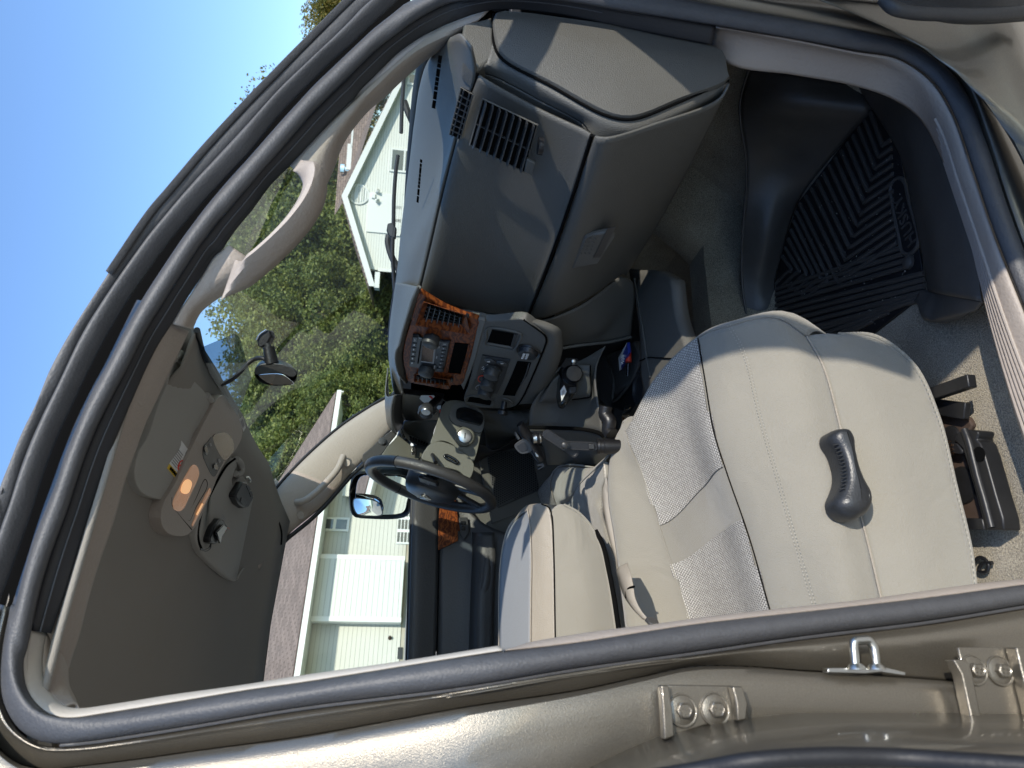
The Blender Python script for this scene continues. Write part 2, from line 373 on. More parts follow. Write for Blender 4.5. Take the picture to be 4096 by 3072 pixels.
# ================================================================== THE SETTING
def struct(o): o['kind'] = 'structure'; return o
def gz(x, y):
    t = min(max((y-5)/8, 0), 1); t = t*t*(3-2*t); return -1.5+1.42*t
bm = bmesh.new(); N = 90; xs = [-60+i*3 for i in range(60)]
ys = [-60, -30, -15, -6, 0, 2, 3.5]+[5+i*.5 for i in range(20)]+[16, 20, 26, 34, 45, 60, 90, 140, 250, 500]
xs = [-500, -200, -100]+[-60+i*4 for i in range(36)]+[120, 200, 500]
grid_bm([[Vector((x, y, gz(x, y))) for x in xs] for y in ys], bm)
g = struct(finish('ground', bm, M['grass']))
bm = grid_bm([[Vector((x, y, gz(x, y)+.012)) for x in [-14, -7, 0, 5, 12, 20]] for y in [-30, -6, 0, 2, 3.5]+[5+i*.5 for i in range(20)]+[16]])
struct(finish('driveway', bm, M['concrete']))
# ================================================================== THE TRUCK
truck = thing('pickup_truck', 'champagne pickup truck with its passenger doors open and taupe cab interior', 'pickup truck')
def part(o, *a): return o

# ---- traced edges of the passenger door opening (crop D unless noted)
T0b = [(2260,1299,0),(2212,1306,0),(2004,1340,0),(1728,1374,0),(1493,1408,0),(1242,1443,0),(1000,1483,0),(648,1527,0),(427,1564,0),(301,1584,0),(201,1599,0),
       (131,1606,0),(88,1601,0),(50,1581,0),(25,1551,0),(7,1506,0),(4,1456,0),(10,1393,0),(28,1305,0)]
T0u = DD(0, ('b', [(70,640),(120,470),(170,300),(230,150),(290,0)]), ('a', [(320,730),(380,590),(450,430),(530,290),(600,150),(685,0)]), ('g', [(255,950),(330,840),(420,720),(550,550),(700,370),(850,200),(952,90)]), ('e', [(290,950),(500,720),(640,570),(800,420),(952,275)]), ('f', [(120,400),(250,280),(380,180),(470,110),(560,40)]), ('D', [(985,-22),(1150,-42),(1300,-25),(1441,0),(1623,34),(1806,66),(1897,84),(1965,105),(2034,150),(2079,205),(2125,319),(2170,456),(2212,570),(2260,690)]))
NT0 = [i for i, p in enumerate(T0u) if abs(p[0]-1441) < .1][0]
T1b = [(2260,1257,0),(2212,1263,0),(2030,1288,0),(1782,1317,0),(1493,1350,0),(1242,1389,0),(1000,1420,0),(648,1476,0),(540,1491,0),(377,1518,0),(226,1542,0),(151,1552,0),
       (113,1546,0),(83,1526,0),(60,1493,0),(51.5,1456,0),(51.5,1425,0)]
T1u = DD(0, ('b', [(170,640),(210,480),(260,330),(320,170)]), ('a', [(400,760),(460,610),(540,450),(620,300),(700,140),(785,0)]), ('g', [(450,945),(550,810),(640,690),(740,580),(850,450),(952,335)]), ('e', [(500,945),(600,830),(700,730),(820,610),(952,480)]), ('f', [(100,620),(200,520),(330,410),(440,330),(560,240),(700,150),(850,70),(952,30)]), ('D', [(1080,-6),(1200,0),(1350,24),(1550,56),(1715,84),(1851,109),(1942,126),(2011,171),(2056,239),(2102,367),(2148,503),(2212,663),(2260,790)]))
NT1 = [i for i, p in enumerate(T1u) if abs(p[0]-1350) < .1][0]
T1c = DD(0, ('b', [(115,880),(150,740)]))
# both edges are resampled piece by piece so that they stay abreast of each other
def pieces(segs, n): 
    out = []
    for s_, k in zip(segs, n): out += catmull(s_, k)[:-1]
    return out
A = pieces([T('D', 'S', T0b), T('D', 'S', [T0b[-1]]+T0u[:NT0+1]), T('D', 'S', T0u[NT0:])], [140, 120, 100])
B = pieces([T('D', 'S', T1b), T('D', 'S', [T1b[-1]]+T1c+T1u[:NT1+1]), T('D', 'S', T1u[NT1:])], [140, 120, 100])
rows = []
for k in range(15):
    t = k/14; h = .016*math.sin(math.pi*t); tt = (1-math.cos(math.pi*t))/2; rows.append([p.lerp(q, tt)+Vector((0, -h, 0)) for p, q in zip(A, B)])
bm = grid_bm(rows); bmesh.ops.recalc_face_normals(bm, faces=bm.faces); finish('door_seal', bm, M['seal'], truck, thick=.004, flip=to_cam(bm))
# fine lip along the B pillar part of the seal
lipo = [(x, y+9, 0) for x, y, _ in T0b[:12]]
strip('seal_lip', T('D', 'S', T0b[:12], -.002), T('D', 'S', lipo), M['seal'], truck, bulge=.003, nu=60, nv=4)

# black inner lip strip between tube and garnish
K1 = DD(.03, ('b', [(245,755),(270,680),(310,560),(370,360),(420,200)]), ('a', [(500,790),(560,640),(620,500),(690,340),(750,220),(820,110),(880,10)]), ('c', [(240,850),(310,740)]), ('g', [(690,950),(740,870),(850,720),(952,600)]), ('c', [(580,400),(660,320)]), ('e', [(750,945),(860,830),(952,740)]), ('f', [(40,945),(100,860),(200,760),(330,630),(430,530),(560,430),(700,340),(820,280),(952,220)]), ('D', [(1063,22),(1190,28),(1350,60),(1450,80),(1538,97)]))
K0 = [(x, y, .008) for x, y, _ in T1c[1:]+T1u[:NT1+1]+[(1545,56,0)]]
strip('inner_seal', T('D', 'S', K0), T('D', 'S', K1), M['sealb'], truck, bulge=.004, nu=200, nv=8)
mid = [Vector(a).lerp(b, .55)+Vector((0, -.006, 0)) for a, b in zip(catmull(T('D', 'S', K0), 160), catmull(T('D', 'S', K1), 160))]
tube('seal_bead', mid[:140], .0010, M['seal'], truck, n=0, segs=6)
L0 = T0u[NT0-6:]

# grey outer strips above the door, with the drip moulding that starts half way
b0 = DD(-.04, ('D', [(-40,1160),(-5,1075)]), ('b', [(10,50)]), ('a', [(0,895),(60,740),(110,620),(175,490),(235,340),(300,215),(370,100),(435,0)]), ('g', [(0,590),(170,390),(330,200),(500,0)]), ('e', [(0,700),(200,495),(400,290),(690,0)]), ('D', [(765,-14),(800,-48)]))
b1 = DD(-.03, ('D', [(-40,1260)]), ('b', [(0,290),(30,200)]), ('a', [(60,952),(110,790),(160,660),(220,530),(290,390),(400,160),(500,0)]), ('g', [(0,820),(150,640),(300,460),(450,290),(600,130),(720,0)]), ('e', [(0,940),(300,610),(500,420),(700,230),(935,0)]), ('f', [(100,110),(240,-10),(330,-90)]))
b2 = DD(-.012, ('D', [(-40,1420)]), ('b', [(0,600),(30,520),(80,380),(150,180)]), ('a', [(175,930),(225,780),(280,640),(350,490),(440,300),(530,130),(610,0)]), ('g', [(150,920),(280,760),(400,620),(550,450),(700,290),(850,130),(952,20)]), ('e', [(220,930),(350,780),(480,650),(640,490),(800,330),(952,200)]), ('f', [(100,340),(200,240),(330,120),(460,0),(560,-90)]))
strip('drip_rail', T('D', 'S', b0), T('D', 'S', b1), M['seal'], truck, bulge=.005, nu=120, nv=6)
strip('outer_door_seal', T('D', 'S', b1), T('D', 'S', b2), M['seal'], truck, bulge=.014, nu=140, nv=12)
dm = [(x-6, y-5) for x, y, _ in b0[10:]]; dm[0] = (228,585)
strip('drip_moulding', T('D', 'S', dm, -.05), T('D', 'S', [(x+16, y+9) for x, y in dm], -.042), M['seal'], truck, bulge=.002, nu=80, nv=4, thick=.006)
# painted channel seen between the two seals
tn = DD(.012, ('b', [(0,820),(40,680),(80,540),(130,385),(190,195),(255,15)]), ('a', [(290,750),(350,600),(420,450),(500,300),(560,180),(650,0)]))
strip('roof_channel', T('D', 'S', tn), T('D', 'S', [(x+4, y+3, .004) for x, y, _ in [(10,1393,0)]+T0u[:11]]), M['paint'], truck, bulge=.001, nu=90, nv=4)
strip('channel_gap', T('D', 'S', [(x-6, y-4, .024) for x, y, _ in b2]), T('D', 'S', [(x+10, y+8, .03) for x, y, _ in [(-30,1480,0),(4,1393,0),(20,1305,0)]+T0u[:NT0-3]]), M['seam'], truck, bulge=0, nu=120, nv=3)

# ---- B pillar: cream upper trim, grey lower trim, painted shut face
C0 = [(61.5,1366)]+[(52.5,1415),(51.5,1456),(60,1493),(83,1526),(113,1546),(151,1552),(226,1542),(377,1518),(540,1491),(648,1476),(1000,1420),(1084,1407)]
C1 = [(100,1371),(94.5,1402),(92,1434),(94,1458),(100,1481),(121,1511),(143,1526),(171,1531),(251,1521),(377,1501),(540,1479),(648,1461),(882,1428),(1076,1397)]
strip('pillar_trim', T('D', 'S', C0, .006), T('D', 'S', C1, .034), M['cream'], truck, bulge=.006, n=(.5, -1, 0), nu=120, nv=8)
G0 = [(1092,1406),(1242,1389),(1493,1350),(1782,1317),(2030,1288),(2212,1263),(2260,1257)]
G1 = [(1088,1409),(1130,1392),(1242,1371),(1337,1358),(1405,1350),(1554,1330),(1782,1305),(1879,1294),(2105,1262),(2212,1251),(2260,1246)]
strip('pillar_lower_trim', T('D', 'S', G0, .006), T('D', 'S', G1, .03), M['garnish'], truck, bulge=.004, n=(.5, -1, 0), nu=80, nv=6)
# inner return of the pillar, carried into the cab
ret = catmull(T('D', 'S', C1, .034)+T('D', 'S', G1[1:], .03), 120)
bm = grid_bm([[p+Vector((-.004, .002, 0)) for p in ret], [p+Vector((-.03, .05, 0)) for p in ret], [p+Vector((-.10, .09, 0)) for p in ret]])
finish('pillar_inner_trim', bm, M['garnish'], truck, thick=.004)
# painted shut face: rows from the seal outwards
def avg2(p, q, n=30, t=.5):
    f = lambda l: catmull([Vector((a[0], a[1], 0)) for a in l], n)
    return [tuple(u.lerp(v, t))[:2] for u, v in zip(f(p), f(q))]
s1 = [(x, y+8) for x, y, _ in T0b]
led = [(2260,1487),(2212,1484),(2022,1469),(1860,1457),(1728,1449),(1600,1440),(1493,1441),(1380,1464),(1242,1493),(1000,1529),(824,1561),(648,1592),(427,1622),(301,1640),(180,1655),(100,1662),(40,1650),(-10,1610),(-50,1540),(-60,1456),(-50,1380),(-25,1300)]
mid1 = [(2260,1385),(2212,1390),(2022,1408),(1860,1416),(1728,1418),(1600,1418),(1493,1428),(1380,1440),(1242,1462),(1000,1502),(824,1530),(648,1558),(427,1590),(301,1610),(180,1624),(110,1626),(60,1614),(10,1578),(-22,1525),(-32,1456),(-24,1385),(-5,1305)]
rows = [T('D', 'S', s1, .004), T('D', 'S', avg2(s1, mid1), -.006), T('D', 'S', mid1, -.002), T('D', 'S', led, .012)]
loft('pillar_channel', rows, M['paint'], truck, nu=160, nv=6, thick=.003)
def outw(d):
    out = []
    for x, y in led:
        w = min(1, max(0, (260-x)/300)); out.append((x-d*w, y+d*(1-w*(1.0 if y < 1600 else .6))))
    return out
far, l2, l3, l4 = outw(300), outw(6), outw(30), outw(120)
cont = [(2260,1548),(2212,1548),(2022,1548),(1860,1548),(1728,1549),(1606,1560),(1536,1568),(1445,1592),(1292,1660),(1150,1740),(1000,1830)]
up_ = led[9:]
outer = loft('pillar_face', [T('D', 'S', led, .012), T('D', 'S', l2, -.02), T('D', 'S', l3, -.026), T('D', 'S', l4, -.026), T('D', 'S', far, -.01)], M['paint'], truck, nu=120, nv=4, thick=.003)

# open rear door standing square to the truck, hinged on this pillar: glossy shut face
face = T('D', 'S', cont, -.024)
base = face + [Vector((-.30, face[-1].y, -.02)), Vector((-.34, face[-1].y, .30))]
edge = catmull(base, 60)
bm = grid_bm([[p for p in edge], [p+Vector((-.004, -.10, 0)) for p in edge], [p+Vector((-.012, -.20, 0)) for p in edge], [p+Vector((-.03, -.26, 0)) for p in edge]])
rd = finish('rear_door', bm, M['paint'], truck, thick=.004)
rdp = T('D', 'X', [(1200,1725,-.085),(1300,1700,-.078),(1506,1665,-.066),(1619,1645,-.058),(1782,1634,-.054),(1950,1637,-.054),(2100,1647,-.054),(2240,1657,-.054)])
tube('rear_door_seal', rdp, .006, M['sealb'], rd, n=60)
bm = prism_bm([Vector((-.2, .30, -.95)), Vector((-.2, .30, .02)), Vector((-.2, -.55, .02)), Vector((-.2, -.55, -.85))], (-.1, 0, 0))
finish('rear_door_panel', bm, M['seat'], rd, bevel=.02)

# hinge brackets, bolts, striker on the shut face
def bolt(c, x, y, par, r=.0165, off=-.0375):
    p = T(c, 'S', [(x, y)], off)[0]; n = (0.05, -1, 0)
    w_ = lathe('bolt_washer', p, n, [(-.004, r), (.0015, r*.98), (.0025, r*.93), (.0012, r*.86), (.003, r*.55)], M['paint'], par, 32, bevel=.0006)
    bm = lathe_bm(p, n, [(.004, r*.52), (.009, r*.5), (.010, r*.42), (.0092, r*.36)], 6)
    for k in range(4):
        q = k*math.pi/2+.6; c2 = p+Vector((math.cos(q)*r*.18, -.0098, math.sin(q)*r*.2)); lathe_bm(c2, n, [(0, r*.07), (.0008, r*.06)], 8, bm)
    finish('bolt_head', bm, M['paint'], w_)
def plate(c, pts, off, t=.005):
    P = T(c, 'S', pts, off); return prism_bm(P, (0, -t, 0))
bm = plate('R', [(745,942),(1330,950),(1400,975),(1435,1100),(1470,1230),(1480,1290),(1100,1290),(815,1385),(735,1400)], -.032)
prism_bm(T('R', 'S', [(705,945),(765,942),(800,1150),(815,1385),(735,1410),(720,1150)], -.038), (0, -.012, 0), bm)
prism_bm(T('R', 'S', [(1310,955),(1395,955),(1440,1100),(1425,1240),(1355,1250),(1345,1100)], -.038), (0, -.012, 0), bm)
hg = finish('door_hinge', bm, M['paint'], truck, bevel=.0015)
bolt('R', 920, 1165, hg); bolt('R', 1200, 1155, hg)
bm = plate('S', [(1330,622),(1860,625),(1925,720),(2000,1200),(1990,1480),(1480,1480),(1440,1180),(1370,800)], -.032)
prism_bm(T('S', 'S', [(1230,730),(1340,725),(1380,800),(1450,1150),(1475,1480),(1370,1450),(1370,1180),(1300,850)], -.038), (0, -.016, 0), bm)
prism_bm(T('S', 'S', [(1760,625),(1850,625),(1900,700),(1960,1000),(1990,1440),(1925,1440),(1890,1150),(1800,800)], -.038), (0, -.016, 0), bm)
hg = finish('door_hinge', bm, M['paint'], truck, bevel=.0015)
bolt('S', 1490, 820, hg); bolt('S', 1715, 825, hg)
# striker: zinc plate on the ledge with a bent loop
pl = T('S', 'S', [(240,800),(560,795),(720,790),(910,835),(910,862),(720,835),(560,850),(240,840)], -.03)
st = finish('striker_plate', prism_bm(pl, (0, .012, 0)), M['metal'], truck, bevel=.001)
bs = T('S', 'S', [(440,795,-.03),(690,790,-.03)])
lp = T('S', 'S', [(475,775,-.032),(468,700,-.032),(462,610,-.032),(472,570,-.032),(530,562,-.032),(590,562,-.032),(628,610,-.032),(645,690,-.032),(655,780,-.032)])
tube('striker_loop', lp, .0048, M['metal'], st, n=50, segs=12)
for x in (480, 650):
    q = T('S', 'S', [(x, 778)], -.032)[0]; lathe('striker_collar', q+Vector((0.002, 0, 0)), (-1, 0, 0), [(0, .006), (.003, .009), (.006, .010)], M['metal'], st, 20)

# ---- rocker / sill paint and kick trim
Lf = [(x, y) for x, y, _ in L0[6:]]
o1 = [(1400,-12),(1500,-40),(1640,-8),(1800,12),(1900,30),(1985,58),(2050,100),(2100,160),(2150,260),(2200,380),(2260,520),(2300,610)]
o2 = [(1400,-60),(1500,-70),(1660,-50),(1830,-30),(1930,0),(2010,35),(2075,80),(2125,150),(2175,240),(2235,360),(2300,500),(2340,590)]
rows = [T('D', 'S', [(x, y+6) for x, y in Lf[:]], .004), T('D', 'S', [(x+10, y-22) for x, y in Lf], -.014), T('D', 'S', o1, -.016), T('D', 'S', o2, .02)]
loft('rocker_panel', rows, M['paint'], truck, nu=90, nv=6, thick=.003)
o3 = [(1400,-75),(1500,-80),(1660,-62),(1860,-20),(1925,38),(2000,110),(2060,200),(2105,300),(2150,420),(2190,540),(2240,700)]
rows = [T('D', 'S', [(x+30, y-30) for x, y in o1], -.03), T('D', 'S', [(2050,20),(2065,25),(2080,40),(2110,90),(2150,170),(2190,260),(2240,380),(2290,500),(2340,640),(2370,700)], -.06),
        T('D', 'S', [(2150,20),(2165,50),(2190,110),(2215,170),(2240,240),(2280,340),(2330,460),(2380,600),(2400,660)], -.075),
        T('D', 'S', [(2200,20),(2225,60),(2240,120),(2260,180),(2290,260),(2330,350),(2380,480),(2420,620),(2440,680)], -.02)]
loft('rocker_outer', rows, M['paint'], truck, nu=60, nv=5, thick=.003)

Kt0 = [(1550,52),(1715,80),(1851,107),(1942,123),(2011,169),(2056,237),(2102,365),(2148,501),(2212,661),(2260,780)]
Kt1 = [(1534,97),(1580,140),(1715,162),(1851,187),(1930,215),(1985,255),(2028,330),(2061,420),(2102,547),(2143,720),(2185,870),(2230,1010)]
m_ = [(1545,66),(1700,100),(1840,128),(1920,150),(1985,196),(2032,270),(2072,385),(2118,520),(2172,680),(2222,810),(2260,900)]
loft('sill_trim', [T('D', 'S', Kt0, .012), T('D', 'S', [(x-3, y+7) for x, y in Kt0], .006), T('D', 'S', m_, .03), T('D', 'S', Kt1, .075)], M['garnish'], truck, nu=100, nv=6, thick=.004)
# raised ribs on the sill plate, following the trim's own surface
rs_ = [catmull(r, 100) for r in (T('D', 'S', Kt0, .012), T('D', 'S', [(x-3, y+7) for x, y in Kt0], .006), T('D', 'S', m_, .03), T('D', 'S', Kt1, .075))]
grd = [catmull([r[i] for r in rs_], 31) for i in range(100)]
for k in range(6):
    tube('sill_rib', [grd[i][18+2*k]+Vector((0, -.0012, .0016)) for i in range(44+k, 100)], .0026, M['garnish'], truck, n=0, segs=8)

# ---- interior of cab shell: floor, firewall, walls, roof (hidden sides too, to keep the light honest)
fl = []
for y in [.86+i*.05 for i in range(34)]:
    row = []
    for x in [-1.2+i*.06 for i in range(50)]:
        hump = .15*min(1, max(0, (y-1.56)/.08))*min(1, max(0, (1.86-y)/.08))
        up = max(0, x-1.15)*1.1
        row.append(Vector((x, y, -.95+hump*(1 if x > .3 else .6)+up+.004*noise.noise(Vector((x*9, y*9, 0))))))
    fl.append(row)
finish('floor_carpet', grid_bm(fl), M['carpet'], truck, thick=.01)
box('back_wall', (-1.25, 1.65, -.25), (.02, 0, 0), (0, .85, 0), (0, 0, .72), M['garnish'], truck)
box('driver_side_wall', (.80, 2.545, -.52), (.75, 0, 0), (0, .01, 0), (0, 0, .44), M['dash'], truck)
box('firewall', (1.40, 1.65, -.50), (.01, 0, 0), (0, .85, 0), (0, 0, .46), M['carpet'], truck)
box('cowl_sun_lid', (1.36, 1.68, -.13), (.36, 0, 0), (0, .79, 0), (0, 0, .01), M['sealb'], truck)  # lid added out of sight to stop sun falling in behind the dash
box('hinge_pillar', (1.45, .90, -.5), (.37, 0, 0), (0, .02, 0), (0, 0, .52), M['sealb'], truck)  # unseen, stretched forward to close a sun leak into the footwell
box('hinge_pillar', (1.12, 2.50, -.5), (.16, 0, 0), (0, .02, 0), (0, 0, .5), M['sealb'], truck)
# hood and fenders outside
hood = [[Vector((x, y, z-.05*((y-1.65)/.85)**2)) for y in [.75+i*.15 for i in range(13)]] for x, z in ((1.22, -.03), (1.6, -.02), (2.2, -.06), (2.75, -.13), (2.85, -.4), (2.85, -.8))]
finish('hood', grid_bm(hood), M['paint'], truck, thick=.01)
for y0, s in ((.74, 1), (2.56, -1)):
    finish('fender', prism_bm([Vector((1.12, y0, -.1)), Vector((2.85, y0, -.2)), Vector((2.85, y0, -.9)), Vector((2.5, y0, -.95)), Vector((2.3, y0, -.6)), Vector((1.9, y0, -.6)), Vector((1.7, y0, -.95)), Vector((1.2, y0, -.95))], (0, .02*s, 0)), M['paint'], truck, bevel=.004)
for y0 in (.95, 2.35):
    for x0 in (2.1, -1.6):
        w_ = lathe('wheel', (x0, y0-.12, -1.12), (0, 1, 0), [(0, .30), (.02, .37), (.12, .385), (.22, .37), (.24, .30)], M['sealb'], truck, 40)
        lathe('rim', (x0, y0-.125, -1.12), (0, 1, 0), [(0, .2), (.01, .235), (.23, .235), (.24, .2)], M['metal'], w_, 32)
# cab floor pan underside + bed behind
box('bed', (-2.2, 1.65, -.55), (.9, 0, 0), (0, .92, 0), (0, 0, .38), M['paint'], truck, bevel=.03)

def zr(y): return .505-.11*((y-1.65)/.73)**4-.01*((y-1.65)/.73)**2
roofrows = []
hx = [(.95, .36), (1.1, .60), (1.35, .655), (1.65, .66), (1.95, .645), (2.2, .58), (2.35, .43)]
def hfront(y):
    for (a, b), (c, d) in zip(hx, hx[1:]):
        if y <= c: return b+(d-b)*max(0, (y-a)/(c-a))
    return hx[-1][1]
for i in range(29):
    y = .95+1.4*i/28; xf = hfront(y)
    roofrows.append([Vector((x, y, zr(y)-.06*max(0, (x-xf+.35))**1.0*(1 if x > xf-.35 else 0))) for x in [-1.25+(xf+1.25)*k/30 for k in range(31)]])
finish('headliner', grid_bm(roofrows), M['headliner'], truck, thick=.008)
rr = []
for i in range(21):
    y = .97+1.36*i/20; rr.append([Vector((x, y, .535-.07*((y-1.65)/.70)**4)) for x in (-1.28, -.6, 0, .3, hfront(min(max(y, .95), 2.35))+.02)])
finish('roof_panel', grid_bm(rr), M['paint'], truck, thick=.006)
# trim band along the passenger roof rail
e0 = [(x-5, y-3, .034) for x, y, _ in K1[:11]]
e1 = DD(.10, ('b', [(320,952),(340,880),(380,760),(420,600),(470,430),(540,230)]), ('a', [(600,850),(640,740),(690,600),(760,450),(830,300),(900,150)]))
em = [tuple(a.lerp(b, .5)) for a, b in zip(catmull([Vector(v) for v in e0], 12), catmull([Vector(v) for v in e1], 12))]
loft('rail_trim', [T('D', 'S', e0), T('D', 'S', [(x, y, .062) for x, y, _ in em]), T('D', 'S', e1)], M['garnish'], truck, nu=50, nv=6, thick=.004)
rows = [T('D', 'S', C1[:7], .034), T('D', 'S', [(112,1380,.05),(128,1420,.06),(132,1450,.06),(140,1480,.06),(155,1505,.06),(165,1520,.05)]), T('D', 'S', [(118,1372,.07),(140,1400,.09),(148,1440,.10),(150,1478,.10),(162,1505,.09),(172,1530,.05)])]
loft('pillar_cap', rows, M['garnish'], truck, nu=30, nv=5, thick=.003)

# ---- passenger A pillar garnish with its grab handle
a0 = [(x-4, y-4, v) for x, y, v in DD(.034, ('D', [(1063,22)]), ('f', [(820,280),(700,340),(560,430),(430,530),(330,630),(200,760),(100,860),(40,945)]), ('e', [(860,830),(750,945)]), ('c', [(670,312)]))]
a1 = DD(.10, ('d', [(780,170)]), ('f', [(952,415),(860,475),(780,530),(690,595),(600,670),(470,785),(330,920)]), ('d', [(330,520),(260,600),(200,690)]), ('c', [(870,320),(845,375),(800,455)]))
a1 = [(x, y, v-.03*max(0, (i-7)/5)) for i, (x, y, v) in enumerate(a1)]
def am_(p, q, t, v): return [(*(Vector(a[:2]).lerp(Vector(b[:2]), t)), v) for a, b in zip([u for u in catmull([Vector(x) for x in p], 20)], [u for u in catmull([Vector(x) for x in q], 20)])]
loft('front_pillar_trim', [T('D', 'S', a0), T('D', 'S', am_(a0, a1, .5, .042)), T('D', 'S', a1), T('D', 'S', [(x+4, y-3, v+.04) for x, y, v in a1])], M['garnish'], truck, nu=60, nv=7, thick=.004)
u0 = DD(.032, ('c', [(377,690),(352,708),(310,738),(240,850),(175,952)]), ('a', [(820,112)]))
u1 = DD(.08, ('c', [(470,752),(470,800),(440,840),(350,920)]), ('a', [(952,60),(912,138)]))
u1 = [(x, y, .055+.025*min(1, i/5)) for i, (x, y, v) in enumerate(u1)]
loft('front_pillar_trim', [T('D', 'S', u0), T('D', 'S', am_(u0, u1, .5, .042)), T('D', 'S', u1), T('D', 'S', [(x+4, y-3, v+.04) for x, y, v in u1])], M['garnish'], truck, nu=40, nv=7, thick=.004)
# the handle: a closed moulding round the oval opening, thick on the glass side
HI = DD(0, ('c', [(675,316),(700,325),(718,352),(722,400),(700,470),(640,570),(560,660),(480,730),(430,748),(396,742)]))
HO = DD(0, ('c', [(714,262),(770,275),(830,320),(828,400),(785,500),(705,605),(605,705),(525,775),(440,842),(330,935)]))
n_h = 70; hi = catmull(T('D', 'S', HI, .058), n_h); ho = catmull(T('D', 'S', HO, .062), n_h); rws = []
for t, h in ((0, .03), (0, .012), (.06, 0), (.2, -.011), (.4, -.018), (.6, -.018), (.8, -.010), (.95, .004), (1, .016), (.98, .035)):
    rws.append([p.lerp(q, t)+Vector((0, h*min(1, math.sin(math.pi*i/(n_h-1))*2.2)+.010*(1-min(1, math.sin(math.pi*i/(n_h-1))*2.2)), 0)) for i, (p, q) in enumerate(zip(hi, ho))])
bm = grid_bm(rws); finish('grab_handle', bm, M['garnish'], truck, thick=.002, flip=to_cam(bm))
# ---- windscreen, driver's side frame and door
hdr = [(414,700,.62),(428,752,.63),(447,792,.64),(470,830,.65),(498,885,.65),(520,930,.645),(538,985,.625),(556,1030,.58),(580,1078,.50)]
H = T('D', 'X', hdr)
cow = T('D', 'X', [(960,52,.93),(925,90,1.0),(905,200,1.08),(893,300,1.14),(882,420,1.18),(868,560,1.19),(850,700,1.15),(838,800,1.06),(850,880,.93)])
cow = [Vector((p.x+.03, p.y, p.z-.02)) for p in cow]
top = [Vector((.30, .96, .40)), Vector((.46, 1.05, .43))]+H+[Vector((.40, 2.36, .42))]
top = [p+Vector((.02, 0, .02)) for p in top]
bm = grid_bm([[a.lerp(b, k/8)+Vector((.03*math.sin(math.pi*k/8), 0, .02*math.sin(math.pi*k/8))) for a, b in zip(catmull(top, 30), catmull(cow, 30))] for k in range(9)])
ws = finish('windscreen', bm, M['glass'], truck)
# tinted dotted band above the mirror and the stickers
WSN = (H[4]-cow[4]).cross(Vector((0, 1, 0))).normalized()
wc = (.80, 1.65, .26)
def TW(c, pts, off=0): return TP(c, pts, wc, (math.sin(R(42)), 0, math.cos(R(42))), off)
bm = bmesh.new(); f = bm.faces.new([bm.verts.new(p) for p in TW('B', [(85,140),(140,240),(300,172),(322,180),(338,215),(390,400),(370,450),(318,590),(180,380)], -.004)])
finish('tint_band', bm, M['shade'], ws)
prism('windscreen_sticker', TW('B', [(458,975),(512,907),(532,935),(480,1008)], -.006), (0, 0, .0005), M['sticker'], ws, bevel=0)
for q in ([(463,978),(482,953),(500,982),(481,1004)], [(488,948),(510,915),(515,925),(494,957)], [(497,965),(520,935),(525,941),(503,972)]):
    prism('sticker_print', TW('B', q, -.0072), (0, 0, .0003), M['greyprint'], ws, bevel=0)
prism('windscreen_sticker', TW('B', [(328,610),(345,592),(362,650),(350,672)], -.006), (0, 0, .0005), M['sticker'], ws, bevel=0)
prism('sticker_print', TW('B', [(335,620),(347,605),(356,640),(346,655)], -.0072), (0, 0, .0003), M['greyprint'], ws, bevel=0)
# black ceramic edge round the glass
tube('glass_edge', [p+Vector((-.012, 0, -.012)) for p in H], .006, M['sealb'], truck, n=60)
# cloth edge between headliner and glass
e = catmull(H, 40)
finish('header_trim', grid_bm([[Vector((p.x-.17, p.y, zr(p.y)-.002)) for p in e], [p+Vector((-.09, 0, .006)) for p in e], [p+Vector((-.02, 0, -.004)) for p in e], [p+Vector((0, 0, .004)) for p in e]]), M['headliner'], truck, thick=.006)

# driver A pillar (sage in shade) and its handle
pa = [(838,858,.0),(800,880,0),(740,920,0),(690,962,0),(640,1010,0),(600,1055,0),(583,1080,0)]
pb = [(880,905,.0),(840,935,.0),(795,985,0),(765,1015,0),(735,1050,0),(700,1090,0),(665,1120,0),(640,1140,0),(612,1165,0)]
PA = T('D', 'V', pa, -.04); PB = T('D', 'V', pb, 0)
strip('driver_pillar_trim', [PA[0]+Vector((.02, -.02, -.02))]+PA+[PA[-1]+Vector((-.03, -.01, .02))], PB, M['garnish'], truck, bulge=.022, n=(-.3, -1, 0), nu=60, nv=10)
tube('driver_pillar_handle', T('D', 'V', [(742,985,-.03),(728,1015,-.05),(705,1042,-.06),(678,1068,-.06),(655,1083,-.05),(640,1085,-.03)]), .011, M['garnish'], truck, n=30)
tube('pillar_glass_edge', [p+Vector((.004, .004, .004)) for p in PA], .005, M['sealb'], truck, n=30)
lathe('pillar_screw_cover', T('D', 'V', [(750,1000)], -.032)[0], (-.3, -1, .3), [(0, .012), (.002, .011)], M['garnish'], truck, 24)
lathe('pillar_screw_cover', T('D', 'V', [(650,1113)], -.028)[0], (-.3, -1, .3), [(0, .013), (.002, .012)], M['garnish'], truck, 24)
loft('driver_pillar_joint', [T('D', 'V', [(583,1080),(596,1130),(612,1165)], -.03), T('D', 'V', [(545,1075),(565,1130),(592,1185)], -.06), T('D', 'V', [(500,1090),(535,1150),(560,1230)], -.12)], M['garnish'], truck, nu=16, nv=5)
